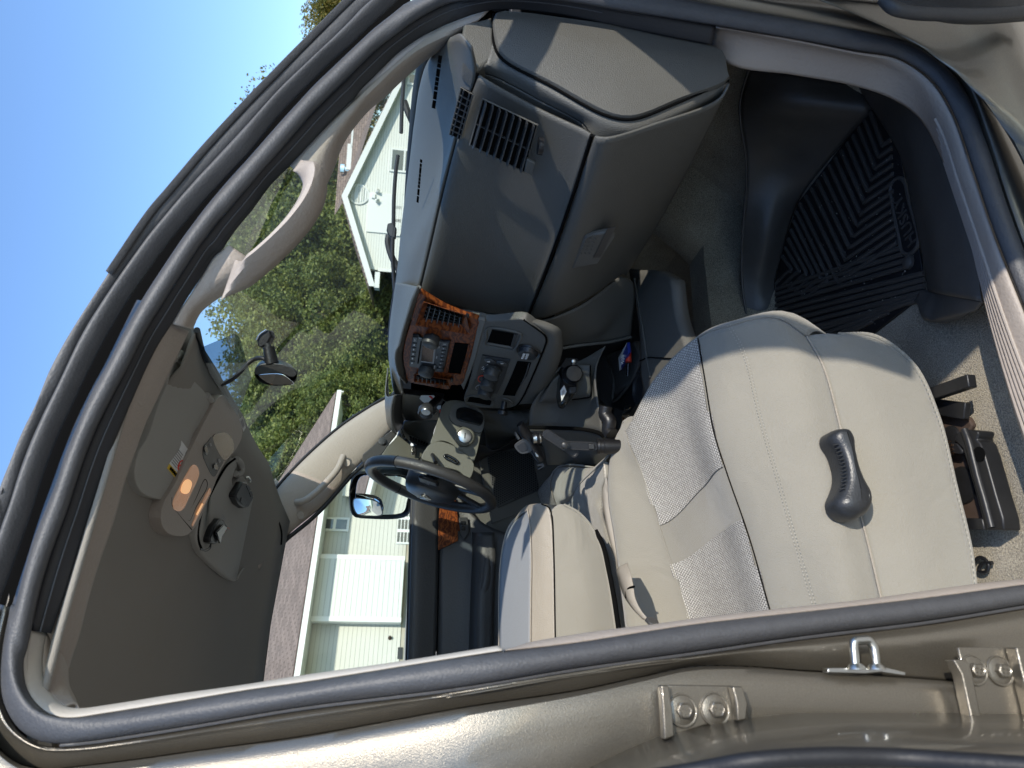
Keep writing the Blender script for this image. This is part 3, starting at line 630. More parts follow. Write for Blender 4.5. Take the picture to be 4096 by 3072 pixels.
# black seal round the driver's window, and the glass
wl = [(880,950),(840,965),(790,1000),(765,1022),(735,1055),(700,1095),(665,1128),(640,1148),(614,1170),(596,1195),(580,1225),(562,1265),(548,1320),(532,1400),(518,1480),(510,1540)]
tube('driver_window_seal', T('D', 'V', wl, .0), .007, M['sealb'], truck, n=90)
sl = T('D', 'V', [(893,1000),(890,1090),(886,1200),(883,1300),(879,1430),(876,1560)], .0)
tube('driver_window_seal', sl, .006, M['sealb'], truck, n=30)
bm = grid_bm([catmull(T('D', 'V', wl, .01), 30), catmull(T('D', 'V', [(905,1000),(905,1100),(900,1250),(890,1430),(888,1560)], .01), 30)])
finish('driver_window', bm, M['glass'], truck)
# outer driver door skin + roof rail above the window, and the rest of that side
finish('driver_roof_rail', grid_bm([[Vector((x, Yv(z), z)) for x in (-1.28, -.6, 0, .45)] for z in (.40, .47, .53)]), M['paint'], truck, thick=.02)
box('driver_rear_side', (-.95, 2.48, -.15), (.32, 0, 0), (0, .02, .003), (0, -.07, .6), M['garnish'], truck)
# driver door inner panel (D coords)
D0 = [(893,960),(890,1090),(886,1200),(883,1300),(878,1450),(874,1560)]
D1 = [(948,960),(946,1090),(946,1200),(944,1300),(941,1440),(938,1560)]
loft('driver_door', [T('D', 'V', D0, .0), T('D', 'V', [(x+5, y) for x, y in D0], -.03), T('D', 'V', D1, -.035)], M['doorpanel'], truck, nu=40, nv=5)
dd = sc.objects['driver_door']
tube('door_seam', T('D', 'V', [(x+2, y) for x, y in D1], -.034), .002, M['seam'], dd, n=30)
D2 = [(1010,1100),(1015,1130),(1010,1200),(1014,1300),(1012,1440),(1010,1560)]
D3 = [(1090,1150),(1085,1170),(1080,1200),(1078,1300),(1078,1440),(1078,1560)]
D4 = [(1200,1150),(1200,1170),(1200,1200),(1200,1300),(1200,1440),(1200,1560)]
loft('door_lower_panel', [T('D', 'V', [(x+3, y) for x, y in D1], -.03), T('D', 'V', D2, -.04), T('D', 'V', D3, -.075), T('D', 'V', D4, -.06)], M['doorpanel'], dd, nu=40, nv=6)
tube('armrest', T('D', 'V', [(1048,1168,-.10),(1052,1210,-.11),(1048,1260,-.11),(1040,1292,-.10)]), .02, M['doorpanel'], dd, n=24)
loft('armrest_top', [T('D', 'V', [(1020,1150,-.05),(1020,1200,-.05),(1016,1290,-.05),(1012,1440,-.05)]), T('D', 'V', [(1035,1150,-.12),(1036,1210,-.12),(1032,1290,-.12),(1030,1440,-.12)]), T('D', 'V', [(1068,1150,-.13),(1070,1210,-.13),(1066,1290,-.12),(1064,1440,-.12)])], M['doorpanel'], dd, nu=30, nv=5)
# wood insert and switch panel on the door
prism('door_wood_insert', T('M', 'V', [(985,1215),(1175,1235),(1180,1340),(1205,1480),(1230,1659),(960,1659),(965,1450),(980,1340)], -.045), (0, -.004, 0), M['wood'], dd, bevel=.001)
prism('door_wood_insert', T('A', 'V', [(1012,800),(1100,800),(1105,905),(1010,950)], -.046), (0, -.004, 0), M['wood'], dd, bevel=.001)
prism('switch_panel', T('A', 'V', [(1108,795),(1150,795),(1158,860),(1135,905),(1115,880)], -.05), (0, -.006, 0), M['darkgrey'], dd)
for q in ([(1118,812),(1140,812),(1140,826),(1118,826)], [(1120,836),(1140,836),(1138,856),(1122,856)]):
    prism('switch', T('A', 'V', q, -.058), (0, -.003, 0), M['gloss'], dd, bevel=.001)
# driver corner: dark mirror sail, sage lower corner with badge, window-defogger grille
prism('mirror_sail', T('M', 'V', [(400,370),(440,420),(340,545),(240,690),(80,780),(0,790),(0,690),(120,590),(300,430)], -.03), (0, .01, 0), M['doorpanel'], truck)
lathe('sail_screw', T('M', 'V', [(248,520)], -.034)[0], (0, -1, 0), [(-.002, .013), (.002, .013), (.0025, .009)], M['black'], truck, 20)
prism('dash_corner', T('M', 'V', [(470,420),(520,500),(620,580),(820,640),(700,760),(640,860),(240,700),(310,590),(400,500)], -.04), (0, .012, 0), M['dash2'], truck)
bg_ = prism('corner_badge', T('M', 'V', [(622,582),(682,590),(672,700),(618,695)], -.055), (0, -.003, 0), M['silver'], truck, bevel=.001)
prism('badge_window', T('M', 'V', [(636,596),(668,600),(662,655),(632,655)], -.0585), (0, -.001, 0), M['darkgrey'], bg_, bevel=0)
# kick panel with speaker grille in the driver's footwell
prism('kick_panel', T('M', 'V', [(1480,760),(1700,640),(2212,560),(2600,700),(2500,1250),(1640,1560),(1560,1180),(1500,900)], -.03), (0, .02, 0), M['dash'], truck)
gr = TP('M', [(1572,710),(1640,660),(1790,640),(2000,640),(2150,690),(2190,900),(2240,1140),(1990,1240),(1720,1360),(1690,1330),(1640,1100)], (0, 2.46, 0), (0, 1, 0))
kg = prism('speaker_grille', gr, (0, .004, 0), M['darkgrey'], truck)
def inside(px, py, poly):
    c = False; n = len(poly)
    for i in range(n):
        (x1, y1), (x2, y2) = poly[i], poly[(i+1) % n]
        if (y1 > py) != (y2 > py) and px < (x2-x1)*(py-y1)/(y2-y1)+x1: c = not c
    return c
poly = [(p.x, p.z) for p in gr]; bm = bmesh.new()
for i in range(70):
    for j in range(60):
        x = .15+i*.0085+(j % 2)*.00425; z = -.62+j*.0074
        if inside(x, z, poly) and inside(x+.006, z, poly) and inside(x-.006, z, poly):
            bm.faces.new([bm.verts.new((x+.0026*math.cos(q), 2.4592, z+.0026*math.sin(q))) for q in [k*math.pi/3 for k in range(6)]])
finish('grille_holes', bm, M['seam'], kg, smooth=False)
# lower side of the driver's footwell down to the sill
prism('footwell_side', T('D', 'V', [(1050,1130),(1130,1075),(1180,1060),(1420,1050),(1500,1400),(1500,1560),(1078,1560),(1078,1200)], -.02), (0, .01, 0), M['dash'], truck)
for k in range(8):
    tube('sill_rib', T('O', 'V', [(985+k*24,1235),(985+k*24,1395)], -.04), .004, M['dash2'], truck, n=4, segs=8)

# ---- driver's outside mirror
dm_ = truck
mo = [(0,965),(100,960),(300,970),(480,985),(560,1010),(600,1080),(560,1300),(520,1420),(440,1470),(100,1470),(-70,1450),(-100,1380),(-90,1200),(-60,1020)]
MN = (-.94, -.33, .06)
cen = TP('M', [(250,1200)], (.62, 2.78, .1), MN)[0]
mp_ = TP('M', [(0,965),(300,970),(520,990),(600,1080),(570,1300),(500,1450),(100,1470),(-70,1450),(-100,1200),(-60,1010)], (.62, 2.78, .1), MN)
nn = Vector(MN).normalized()
hs = [p+(p-cen).normalized()*.022 for p in catmull(mp_, 40, True)]
bm = bmesh.new(); rings = [hs, [p-nn*.03+(cen-p)*.0 for p in hs], [cen+(p-cen)*.85-nn*.10 for p in hs], [cen+(p-cen)*.4-nn*.15 for p in hs]]
grid_bm([r+[r[0]] for r in rings], bm); bmesh.ops.remove_doubles(bm, verts=bm.verts, dist=1e-5)
mh = finish('side_mirror', bm, M['black'], truck, thick=.004)
prism('mirror_glass', catmull([cen+(p-cen)*.97-nn*.006 for p in mp_], 50, True), -nn*.003, M['mirror'], mh, bevel=.001)
sp_ = TP('M', [(-100,1245),(0,1245),(150,1270),(215,1310),(245,1380),(238,1455),(100,1465),(-60,1445)], (.62, 2.78, .1), MN, .004)
c2 = sum(sp_, Vector())/len(sp_)
ring = catmull([c2+(p-c2)*1.0 for p in sp_], 40, True)
bm = bmesh.new(); rows_ = []
for t in (1, .8, .6, .4, .2, .05): rows_.append([c2+(p-c2)*t+nn*.014*(1-t*t) for p in ring])
grid_bm([r+[r[0]] for r in rows_], bm); sm = finish('spotter_mirror', bm, M['mirror'], mh)
tube('spotter_rim', ring, .0022, M['black'], mh, n=50, closed=True)
for k in range(4):
    tube('mirror_rib', T('M', 'Y', [(310+k*45, 910+k*18, 2.70), (400+k*45, 865+k*18, 2.71)]), .003, M['darkgrey'], mh, n=4)
tube('mirror_arm', [cen+Vector((.05, -.05, -.03)), Vector((.86, 2.60, .02)), Vector((.88, 2.5, .0))], .03, M['black'], mh, n=12)

# ---- dashboard: top, upper face, end panel, glove box, lower skirt
cowl = [(905,170,.95),(850,215,.99),(795,275,1.02),(757,400,1.08),(732,600,1.14),(710,850,1.18),(697,1050,1.19),(680,1180,1.17),(655,1300,1.14),(636,1420,1.09),(628,1540,1.03),(640,1680,.97),(660,1780,.93)]
tm = [(938,150,.89),(942,270,.895),(905,480,.91),(860,690,.92),(800,880,.92),(735,1040,.92),(692,1150,.92),(668,1270,.915),(652,1400,.90),(645,1560,.87),(662,1700,.85),(690,1790,.84)]
crease = [(985,205,.855),(1003,328,.868),(942,512,.872),(860,819,.858),(799,1085,.838),(747,1294,.812),(705,1400,.80),(668,1556,.78),(668,1683,.77)]
C1_ = lambda l: [(540+x*.4883, y*.4883, v) for x, y, v in l]
cowl, tm, crease = C1_(cowl), C1_(tm), C1_(crease)
low = [Vector((p.x+.05, p.y, p.z-.06)) for p in T('D', 'X', cowl)]
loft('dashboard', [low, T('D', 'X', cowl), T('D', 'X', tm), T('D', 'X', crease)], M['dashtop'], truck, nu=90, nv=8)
dash = sc.objects['dashboard']
# black gap at the glass, slots in the dash top
tube('glass_gap', [p+Vector((.02, 0, .004)) for p in T('D', 'X', cowl)], .012, M['sealb'], dash, n=60)
def slots(c, p0, p1, w0, n, X, name='defroster_slot'):
    bm = bmesh.new()
    for k in range(n):
        t = (k+.1)/n; t2 = (k+.85)/n
        q = [(p0[0]+(p1[0]-p0[0])*t, p0[1]+(p1[1]-p0[1])*t), (p0[0]+(p1[0]-p0[0])*t2, p0[1]+(p1[1]-p0[1])*t2)]
        P = T(c, 'X', [q[0], q[1], (q[1][0]+w0, q[1][1]+6), (q[0][0]+w0, q[0][1]+6)], X)
        bm.faces.new([bm.verts.new(v) for v in P])
    return finish(name, bm, M['seam'], dash, smooth=False, thick=.0015)
slots('C', (905,300), (866,600), 20, 12, .925)
slots('C', (803,880), (782,1120), 12, 12, .94)
# upper face on the passenger side
ra = [(1030,160,.868),(1000,250,.872),(960,400,.858),(930,530,.838),(905,632,.812)]
ra2 = [(1042,170,.855),(1008,256,.857),(968,405,.843),(937,535,.824),(911,640,.80)]
rb = [(1160,235,.825),(1120,340,.82),(1070,480,.81),(1015,672,.782)]
rc = [(1262,283,.775),(1225,400,.768),(1180,540,.762),(1122,690,.755)]
rc2 = [(1276,292,.762),(1236,420,.757),(1190,550,.752),(1136,691,.748)]
up1 = loft('upper_dash_face', [T('D', 'X', ra), T('D', 'X', ra2), T('D', 'X', rb), T('D', 'X', rc), T('D', 'X', rc2)], M['dash'], dash, nu=60, nv=8)
# rim that runs down the inboard edge and the long groove under the top
edge_ = [(904,621,.805),(914,638,.80),(957,664,.792),(1025,676,.775),(1076,688,.76),(1117,694,.75),(1132,690,.747)]
tube('face_rim', T('D', 'X', edge_), .006, M['dash'], dash, n=40)
tube('top_groove', T('D', 'X', [(x+3, y, v-.003) for x, y, v in ra]), .0022, M['seam'], dash, n=60)
tube('lower_groove', T('D', 'X', [(x+2, y, v-.004) for x, y, v in rc2]), .003, M['seam'], dash, n=60)
# end panel of the dash, its rim and the block under the windscreen corner
def T1(ax, pts, v=None): return T('1', ax, pts, v)
cov = T1('Y', [(1088,52),(1180,50),(1400,78),(1700,122),(2030,195),(2100,228),(2115,300),(2124,342),(1900,436),(1712,510),(1640,512),(1560,486),(1330,360),(1130,252),(1094,205)], .835)
bm = bmesh.new(); ctr = sum(cov, Vector())/len(cov); L_ = catmull(cov, 70, True); rws = [[p+Vector((0, .03, 0)) for p in L_], [p+Vector((0, .004, 0)) for p in L_], [ctr+(p-ctr)*.985+Vector((0, 0, 0)) for p in L_], [ctr+(p-ctr)*.8+Vector((0, -.003, 0)) for p in L_], [ctr+(p-ctr)*.4+Vector((0, -.006, 0)) for p in L_], [ctr+Vector((0, -.007, 0)) for p in L_]]
grid_bm([r+[r[0]] for r in rws], bm); finish('dash_end_panel', bm, M['dash'], dash)
tube('end_groove', [p+Vector((0, .003, 0)) for p in T1('Y', [(1078,56),(1083,200),(1125,262),(1330,372),(1545,492),(1640,521),(1712,519),(1900,446),(2122,350)], .838)], .0022, M['seam'], dash, n=60)
loft('dash_end_rim', [T1('Y', [(1082,150),(1090,225),(1130,262),(1330,372),(1545,492),(1640,521),(1712,519),(1900,446),(2124,350)], .842),
   T1('Y', [(1040,290),(1075,290),(1115,300),(1300,405),(1480,505),(1560,545),(1690,575),(1890,505),(2100,395)], .850),
   T1('Y', [(1000,310),(1030,325),(1090,345),(1280,445),(1470,548),(1515,600),(1665,622),(1870,545),(2075,440)], .872)], M['dash'], dash, nu=70, nv=6)
loft('dash_end_rim', [T1('Y', [(1000,310),(1030,325),(1090,345),(1280,445),(1470,548),(1512,600)], .872), T1('Y', [(990,340),(1020,362),(1075,385),(1250,475),(1430,560),(1490,625)], .895)], M['dash'], dash, nu=30, nv=4)
prism('dash_corner_block', T1('Y', [(945,104),(1066,76),(1076,110),(1080,200),(1086,250),(1040,285),(995,318),(942,268),(934,180)], .85), (0, .04, 0), M['dash'], dash, bevel=.005, segs=3)
# glove box with recessed pull
gA = [(1284,296,.752),(1240,428,.752),(1196,556,.75),(1140,692,.747)]
gB = [(1310,300,.745),(1264,440,.742),(1225,570,.742),(1180,686,.742)]
gC = [(1420,268,.79),(1380,400,.79),(1340,510,.79),(1265,648,.78)]
gD = [(1560,212,.868),(1480,370,.865),(1420,470,.865),(1345,592,.86)]
gE = [(1577,182,.885),(1500,340,.90),(1430,470,.90),(1352,596,.89)]
gb = loft('glove_box', [T('D', 'X', gA), T('D', 'X', gB), T('D', 'X', gC), T('D', 'X', gD), T('D', 'X', gE)], M['dash'], truck, nu=50, nv=8)
hc = T('D', 'X', [(1275,492),(1310,490),(1272,572),(1235,568)], .748)
prism('glove_box_handle', T('D', 'X', [(1262,500),(1322,488),(1330,500),(1292,560),(1234,571)], .755), (-.012, 0, 0), M['dash'], gb, bevel=.004)
prism('handle_recess', T('D', 'X', [(1312,493),(1330,489),(1297,555),(1282,556)], .7425), (-.001, 0, 0), M['darkgrey'], gb, bevel=0)
for k in range(3):
    for j in range(6):
        p = T('D', 'X', [(1262+k*9-j*3.0+8, 508+j*8)], .7415)[0]; lathe('handle_dimple', p, (-1, 0, 0), [(0, .0022), (.0012, .0018)], M['dash'], gb, 8)
# lower skirt and centre stack
sk0 = [(1132,690,.747),(1168,694,.742),(1204,684,.75),(1258,659,.78),(1340,598,.865)]
sk1 = [(1150,702,.745),(1190,715,.742),(1240,718,.75),(1300,712,.77),(1368,612,.87)]
sk2 = [(1158,720,.742),(1196,748,.74),(1246,744,.75),(1320,737,.77),(1363,728,.79)]
loft('dash_skirt', [T('D', 'X', sk0), T('D', 'X', sk1), T('D', 'X', sk2)], M['dash'], dash, nu=40, nv=8)
tube('skirt_edge', T('D', 'X', [(1196,748,.738),(1210,752,.738),(1250,746,.748),(1320,738,.768),(1363,728,.788)]), .004, M['dash'], dash, n=30)
loft('dash_skirt_lower', [T('D', 'X', sk2[1:]), T('D', 'X', [(1150,810,.80),(1200,790,.82),(1300,770,.85),(1362,745,.86)])], M['sealb'], dash, nu=20, nv=4)

box('dash_backing', (.90, 1.93, -.17), (.008, 0, 0), (0, .53, 0), (0, 0, .19), M['seam'], dash)
CP = (.73, 1.65, -.03); CN = Vector((-math.cos(.26), 0, math.sin(.26)))
def SP(c, pts, off=0): return TP(c, pts, CP, CN, off)
stack = prism('centre_stack', catmull(SP('L', [(1150,400),(1230,430),(1400,425),(1720,405),(1860,500),(1985,600),(2008,660),(1985,750),(1850,1080),(1700,1400),(1640,1480),(1560,1520),(1300,1530),(1020,1500),(965,1420),(1000,1300),(1060,1080),(1110,800)], 0), 90, True), -CN*.02, M['dash'], dash.parent, bevel=.004)
# second, lower panel below the stack (rises to the right of the picture)
loft('stack_lower_panel', [SP('L', [(1720,405),(1860,500),(1985,600),(2008,660),(1985,750),(1850,1080),(1700,1400),(1640,1480)], -.004), SP('L', [(1740,395),(1900,470),(2080,560),(2140,640),(2130,800),(2000,1150),(1850,1420),(1800,1470)], -.006), SP('L', [(1800,380),(2000,430),(2180,520),(2212,640),(2212,800),(2090,1150),(1900,1430),(1860,1470)], -.02)], M['dash'], truck, nu=50, nv=5)
tube('stack_groove', SP('L', [(1720,405),(1860,503),(1985,603),(2010,665),(1985,755),(1850,1085),(1700,1405),(1640,1485)], -.001), .0022, M['seam'], stack, n=60)
# hood of the dash over the stack and over the instruments
brow_o = [(100,-60),(75,120),(55,350),(35,560),(30,760),(45,930),(90,1070)]
brow_i = [(395,-10),(330,140),(270,330),(200,560),(160,720),(110,820),(105,960),(150,1110),(240,1215)]
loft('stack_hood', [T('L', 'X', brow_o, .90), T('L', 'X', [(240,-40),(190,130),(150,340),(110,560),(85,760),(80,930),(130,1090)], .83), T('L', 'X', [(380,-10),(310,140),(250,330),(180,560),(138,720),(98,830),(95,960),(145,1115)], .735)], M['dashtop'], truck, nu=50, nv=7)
loft('stack_hood_face', [T('L', 'X', brow_i, .732), SP('L', [(420,40),(390,160),(320,340),(250,560),(215,720),(190,830),(200,960),(225,1110),(262,1200)], -.001)], M['dash'], truck, nu=50, nv=5)
# wood bezel
wb = SP('L', [(412,62),(500,120),(700,240),(950,345),(1140,402),(1120,560),(1060,830),(1000,1040),(925,1232),(790,1240),(780,1290),(480,1240),(260,1190),(228,1080),(195,900),(215,700),(290,440),(350,220)], .004)
bez = prism('wood_bezel', catmull(wb, 80, True), -CN*.012, M['wood'], stack.parent, bevel=.002)
grey = prism('stack_step', SP('L', [(1142,402),(1232,430),(1180,640),(1120,880),(1050,1080),(960,1300),(930,1235),(1000,1040),(1060,830),(1120,560)], .003), -CN*.01, M['dashtop'], stack)
def vent(name, outer, inner, n, horiz=True, par=None, depth=.03):
    O = SP('L', outer, .012); I = SP('L', inner, .003); 
    bm = grid_bm([O+[O[0]], I+[I[0]]]); bmesh.ops.remove_doubles(bm, verts=bm.verts, dist=1e-5)
    v = finish(name, bm, M['wood'], par, thick=.001, smooth=False)
    a, b_, c, d = SP('L', inner, .0045)
    finish('vent_cavity', prism_bm([a, b_, c, d], -CN*.0015), M['seam'], v)
    bm = bmesh.new()
    for k in range(n):
        t = (k+.5)/n; p = a.lerp(b_, t); q = d.lerp(c, t); m = (p+q)/2; h = (q-p)/2
        box_bm(m+CN*.004, h, (b_-a).normalized()*.0008, CN*.004+(b_-a).normalized()*.002, bm)
    for k in range(3):
        t = (k+1)/4; p = a.lerp(d, t); q = b_.lerp(c, t); m = (p+q)/2; h = (q-p)/2
        box_bm(m+CN*.0005, h, (d-a).normalized()*.0006, CN*.002, bm)
    finish('vent_slat', bm, M['black'], v, smooth=False)
    return v
vent('air_vent', [(455,175),(1000,345),(1045,595),(350,475)], [(515,185),(950,345),(935,470),(455,385)], 7, par=bez)
vent('air_vent', [(340,1085),(800,1165),(790,1240),(330,1195)], [(370,1098),(745,1165),(740,1205),(360,1150)], 7, par=bez)
prism('vent_wheel', SP('L', [(985,350),(1030,362),(1025,392),(982,388)], .010), -CN*.006, M['black'], bez, bevel=.001)
prism('vent_wheel', SP('L', [(790,1160),(822,1165),(820,1200),(785,1200)], .010), -CN*.006, M['black'], bez, bevel=.001)
prism('storage_slot', SP('L', [(848,700),(1032,718),(985,900),(925,1092),(762,1080),(800,900)], .0052), -CN*.002, M['seam'], bez, bevel=0)
tube('slot_rim', SP('L', [(762,1082),(925,1095),(985,900),(1032,718)], .006), .0012, M['wood'], bez, n=0, segs=6)
# radio
rad = prism('radio', SP('L', [(318,600),(395,612),(440,660),(470,620),(560,600),(640,640),(665,680),(790,690),(745,900),(705,1075),(640,1070),(575,1060),(540,1075),(420,1060),(385,1020),(270,1000),(290,800)], .010), -CN*.010, M['black'], stack.parent, bevel=.002)
prism('radio_display', SP('L', [(450,690),(608,705),(590,960),(420,940)], .0108), -CN*.001, M['gloss'], rad, bevel=.0006)
prism('display_edge', SP('L', [(592,740),(612,742),(585,965),(565,962),(420,940),(425,930),(568,948)], .0115), -CN*.0007, M['greyprint'], rad, bevel=0)
prism('disc_slot', SP('L', [(418,680),(432,682),(392,965),(376,960)], .0112), -CN*.001, M['seam'], rad, bevel=0)
for k in range(6):
    t = k/6; y0 = 640+k*57
    prism('radio_button', SP('L', [(322-k*7, y0+8), (375-k*7, y0+12), (368-k*7, y0+58), (315-k*7, y0+54)], .0125), -CN*.003, M['darkgrey'], rad, bevel=.0008)
    prism('button_mark', SP('L', [(338-k*7, y0+24), (352-k*7, y0+25), (349-k*7, y0+40), (335-k*7, y0+39)], .0130), -CN*.0004, M['white'], rad, bevel=0)
for k in range(6):
    y0 = 752+k*46
    prism('radio_button', SP('L', [(690-k*9, y0), (745-k*9, y0+6), (738-k*9, y0+42), (682-k*9, y0+36)], .0125), -CN*.003, M['darkgrey'], rad, bevel=.0008)
    prism('button_mark', SP('L', [(700-k*9, y0+22), (714-k*9, y0+22), (713-k*9, y0+26), (699-k*9, y0+26)], .0130), -CN*.0004, M['white'], rad, bevel=0)
for q in ([(692,690),(770,700),(760,748),(688,740)], [(615,1022),(700,1030),(695,1062),(610,1055)], [(322,628),(380,634),(378,690),(320,684)]):
    prism('radio_button', SP('L', q, .0128), -CN*.003, M['darkgrey'], rad, bevel=.0008)
for q in ([(636,742),(662,744),(660,768),(634,766)], [(616,868),(632,869),(626,900),(610,899)], [(705,710),(740,714),(738,728),(703,724)], [(590,985),(606,987),(600,1030),(584,1028)], [(338,648),(350,650),(348,680),(336,678)], [(655,685),(668,687),(660,722),(648,720)], [(400,635),(434,640),(432,652),(398,647)]):
    prism('button_mark', SP('L', q, .0135), -CN*.0004, M['greyprint'], rad, bevel=0)
for x, y in ((560,655), (500,1035)):
    p = SP('L', [(x, y)], .01)[0]; s_ = .0205
    lathe('radio_knob', p, CN, [(0, s_), (.012, s_), (.017, s_*.93), (.02, s_*.6), (.0205, .003)], M['knob'], rad, 36)
# lower stack: cubby, climate panel, tray, plug, outlet
def frame(name, pts, par, off=.001, w=.003, m='dash'):
    return tube(name, SP('L', pts, off), w, M[m], par, n=60, closed=True, segs=8)
def pocket(name, pts, d, par, m='seam', scale=.93):
    """a recessed bin: dark walls sunk d metres behind the stack face, drawn with a rim"""
    O = SP('L', pts, .0012); c = sum(O, Vector())/len(O)
    I = [c+(p-c)*scale+CN*.0 for p in O]
    bm = bmesh.new(); grid_bm([O+[O[0]], [p-CN*.0010 for p in I]+[I[0]-CN*.0010]], bm)
    f = bm.faces.new([bm.verts.new(p-CN*.0006) for p in I]); bmesh.ops.remove_doubles(bm, verts=bm.verts, dist=1e-6)
    return finish(name, bm, M[m], par, smooth=False)
frame('bin_rim', [(1285,510),(1680,580),(1690,610),(1600,780),(1570,785),(1240,720),(1250,640)], stack)
pocket('storage_bin', [(1320,532),(1648,590),(1580,772),(1255,710)], .04, stack)
prism('bin_lip', SP('L', [(1262,705),(1580,760),(1582,778),(1255,715)], .004), -CN*.003, M['dashtop'], stack, bevel=.001)
prism('bin_divider', SP('L', [(1600,590),(1648,592),(1590,772),(1550,765)], .003), -CN*.002, M['black'], stack, bevel=.001)
cl = prism('climate_control', SP('L', [(1195,858),(1550,918),(1465,1180),(1385,1350),(1055,1295),(1130,1090)], .003), -CN*.004, M['black'], truck, bevel=.001)
for x, y, s_ in ((1335,1035,.0225), (1285,1175,.0215), (1250,1285,.0215)):
    p = SP('L', [(x, y)], .003)[0]
    kn = lathe('climate_knob', p, CN, [(0, s_), (.004, s_), (.005, s_*.9), (.02, s_*.87), (.024, s_*.78), (.0245, .003)], M['knob'], cl, 36)
for x, y in ((1298,925), (1450,955)):
    lathe('climate_button', SP('L', [(x, y)], .003)[0], CN, [(0, .014), (.002, .014), (.0028, .011)], M['darkgrey'], cl, 28)
CU = Vector((0, 0, 1)); CRt = Vector((0, -1, 0))
text('climate_symbol', '*', SP('L', [(1298,940)], .0065)[0], CRt, CU, .018, M['white'], cl)
text('climate_symbol', 'E', SP('L', [(1450,962)], .0065)[0], CRt, CU, .009, M['white'], cl)
def arc(c, pts, m, w=.0012, par=None): return tube('climate_arc', SP(c, pts, .0045), w, M[m], par or cl, n=20, segs=6)
arc('L', [(1215,1115),(1170,1120),(1145,1150),(1152,1180),(1175,1195)], 'red'); arc('L', [(1175,1195),(1190,1203),(1205,1205)], 'blue')
arc('L', [(1190,1230),(1150,1235),(1120,1255),(1117,1275),(1130,1290)], 'greyprint')
arc('L', [(1195,1290),(1197,1310),(1215,1338)], 'white', .001)
for q in [(1265,975),(1255,985),(1210,1000),(1222,1020),(1215,1030),(1195,1035),(1220,1060),(1225,1075),(1245,990),(1240,1070),(1420,1105),(1200,1010)]:
    lathe('climate_mark', SP('L', [q], .0035)[0], CN, [(0, .0016), (.0004, .0016)], M['white'], cl, 6)
pocket('storage_tray', [(1640,930),(1818,948),(1760,1120),(1610,1372),(1455,1360),(1560,1130)], .05, stack)
loft('tray_floor', [SP('L', [(1780,960),(1740,1100),(1620,1340)], .0018), SP('L', [(1800,955),(1755,1120),(1612,1366)], .0022)], M['darkgrey'], stack, nu=8, nv=2, thick=.0005)
pocket('ash_bin', [(1040,1378),(1320,1425),(1295,1490),(1010,1440)], .02, stack)
frame('bin_rim', [(1035,1370),(1325,1420),(1298,1498),(1005,1448)], stack)
# power outlet plug
p = SP('L', [(1780,805)], .001)[0]
po = lathe('power_outlet', p, CN, [(0, .030), (.003, .028), (.002, .024), (.005, .023), (.012, .021), (.013, .003)], M['black'], truck, 36)
for k, (s_, z) in enumerate((('POWER', .0075), ('OUTLET', -.0005), ('12V 20A', -.009))):
    text('outlet_lettering', s_, p+CN*.0138+CU*z, CRt, CU, .0085 if k < 2 else .0055, M['white'], po)
p = SP('L', [(1480,1440)], .001)[0]
kn = lathe('accessory_socket', p, CN, [(0, .026), (.003, .024), (.002, .014)], M['dash'], truck, 32)
lathe('lighter_knob', p, (-.9, .25, .1), [(0, .008), (.022, .008), (.027, .014), (.036, .014), (.039, .010)], M['black'], kn, 28)
# speaker-style grille strip + passenger vents
pv = TP('C', [(1150,548),(1452,690),(1378,950),(1078,800)], (.80, .92, -.12), (-.97, .05, .25), .0015)
def pvent(name, corners, n, par, fin=.006, cols=4):
    a, b_, c, d = corners; N_ = (b_-a).cross(d-a).normalized()
    if N_.x > 0: N_ = -N_
    bm = prism_bm([a, b_, c, d], -N_*.002); v = finish(name, bm, M['seam'], par)
    bm = bmesh.new()
    for k in range(n):
        t = (k+.5)/n; p = a.lerp(b_, t); q = d.lerp(c, t); u = (b_-a).normalized()
        box_bm((p+q)/2+N_*fin*.8, (q-p)/2, u*.0011, N_*fin+u*fin*.55, bm)
    for k in range(cols):
        t = (k+1)/(cols+1); p = a.lerp(d, t); q = b_.lerp(c, t)
        box_bm((p+q)/2+N_*.0015, (q-p)/2, (d-a).normalized()*.0008, N_*.0015, bm)
    finish('vent_slat', bm, M['darkgrey'], v, smooth=False)
    tube('vent_rim', [a, b_, c, d], .0015, M['dash'], v, n=0, closed=True, segs=8)
    return v
pvent('air_vent', pv, 8, dash, .0036, 1)
pvent('defroster_vent', TP('C', [(1030,485),(1095,520),(1025,770),(966,742)], (.845, .93, -.055), (-.85, .05, .5), .001), 2, dash, .0016, 7)
lathe('vent_wheel', TP('C', [(1468,808)], (.80, .92, -.12), (-.97, .05, .25), .002)[0], (0, 0, 1), [(-.004, .014), (.004, .014)], M['black'], dash, 30)
pvs = TP('C', [(1392,880),(1440,905),(1420,975),(1378,950)], (.80, .92, -.12), (-.97, .05, .25), .008)
prism('vent_tab', pvs, (.006, 0, 0), M['dash'], dash)
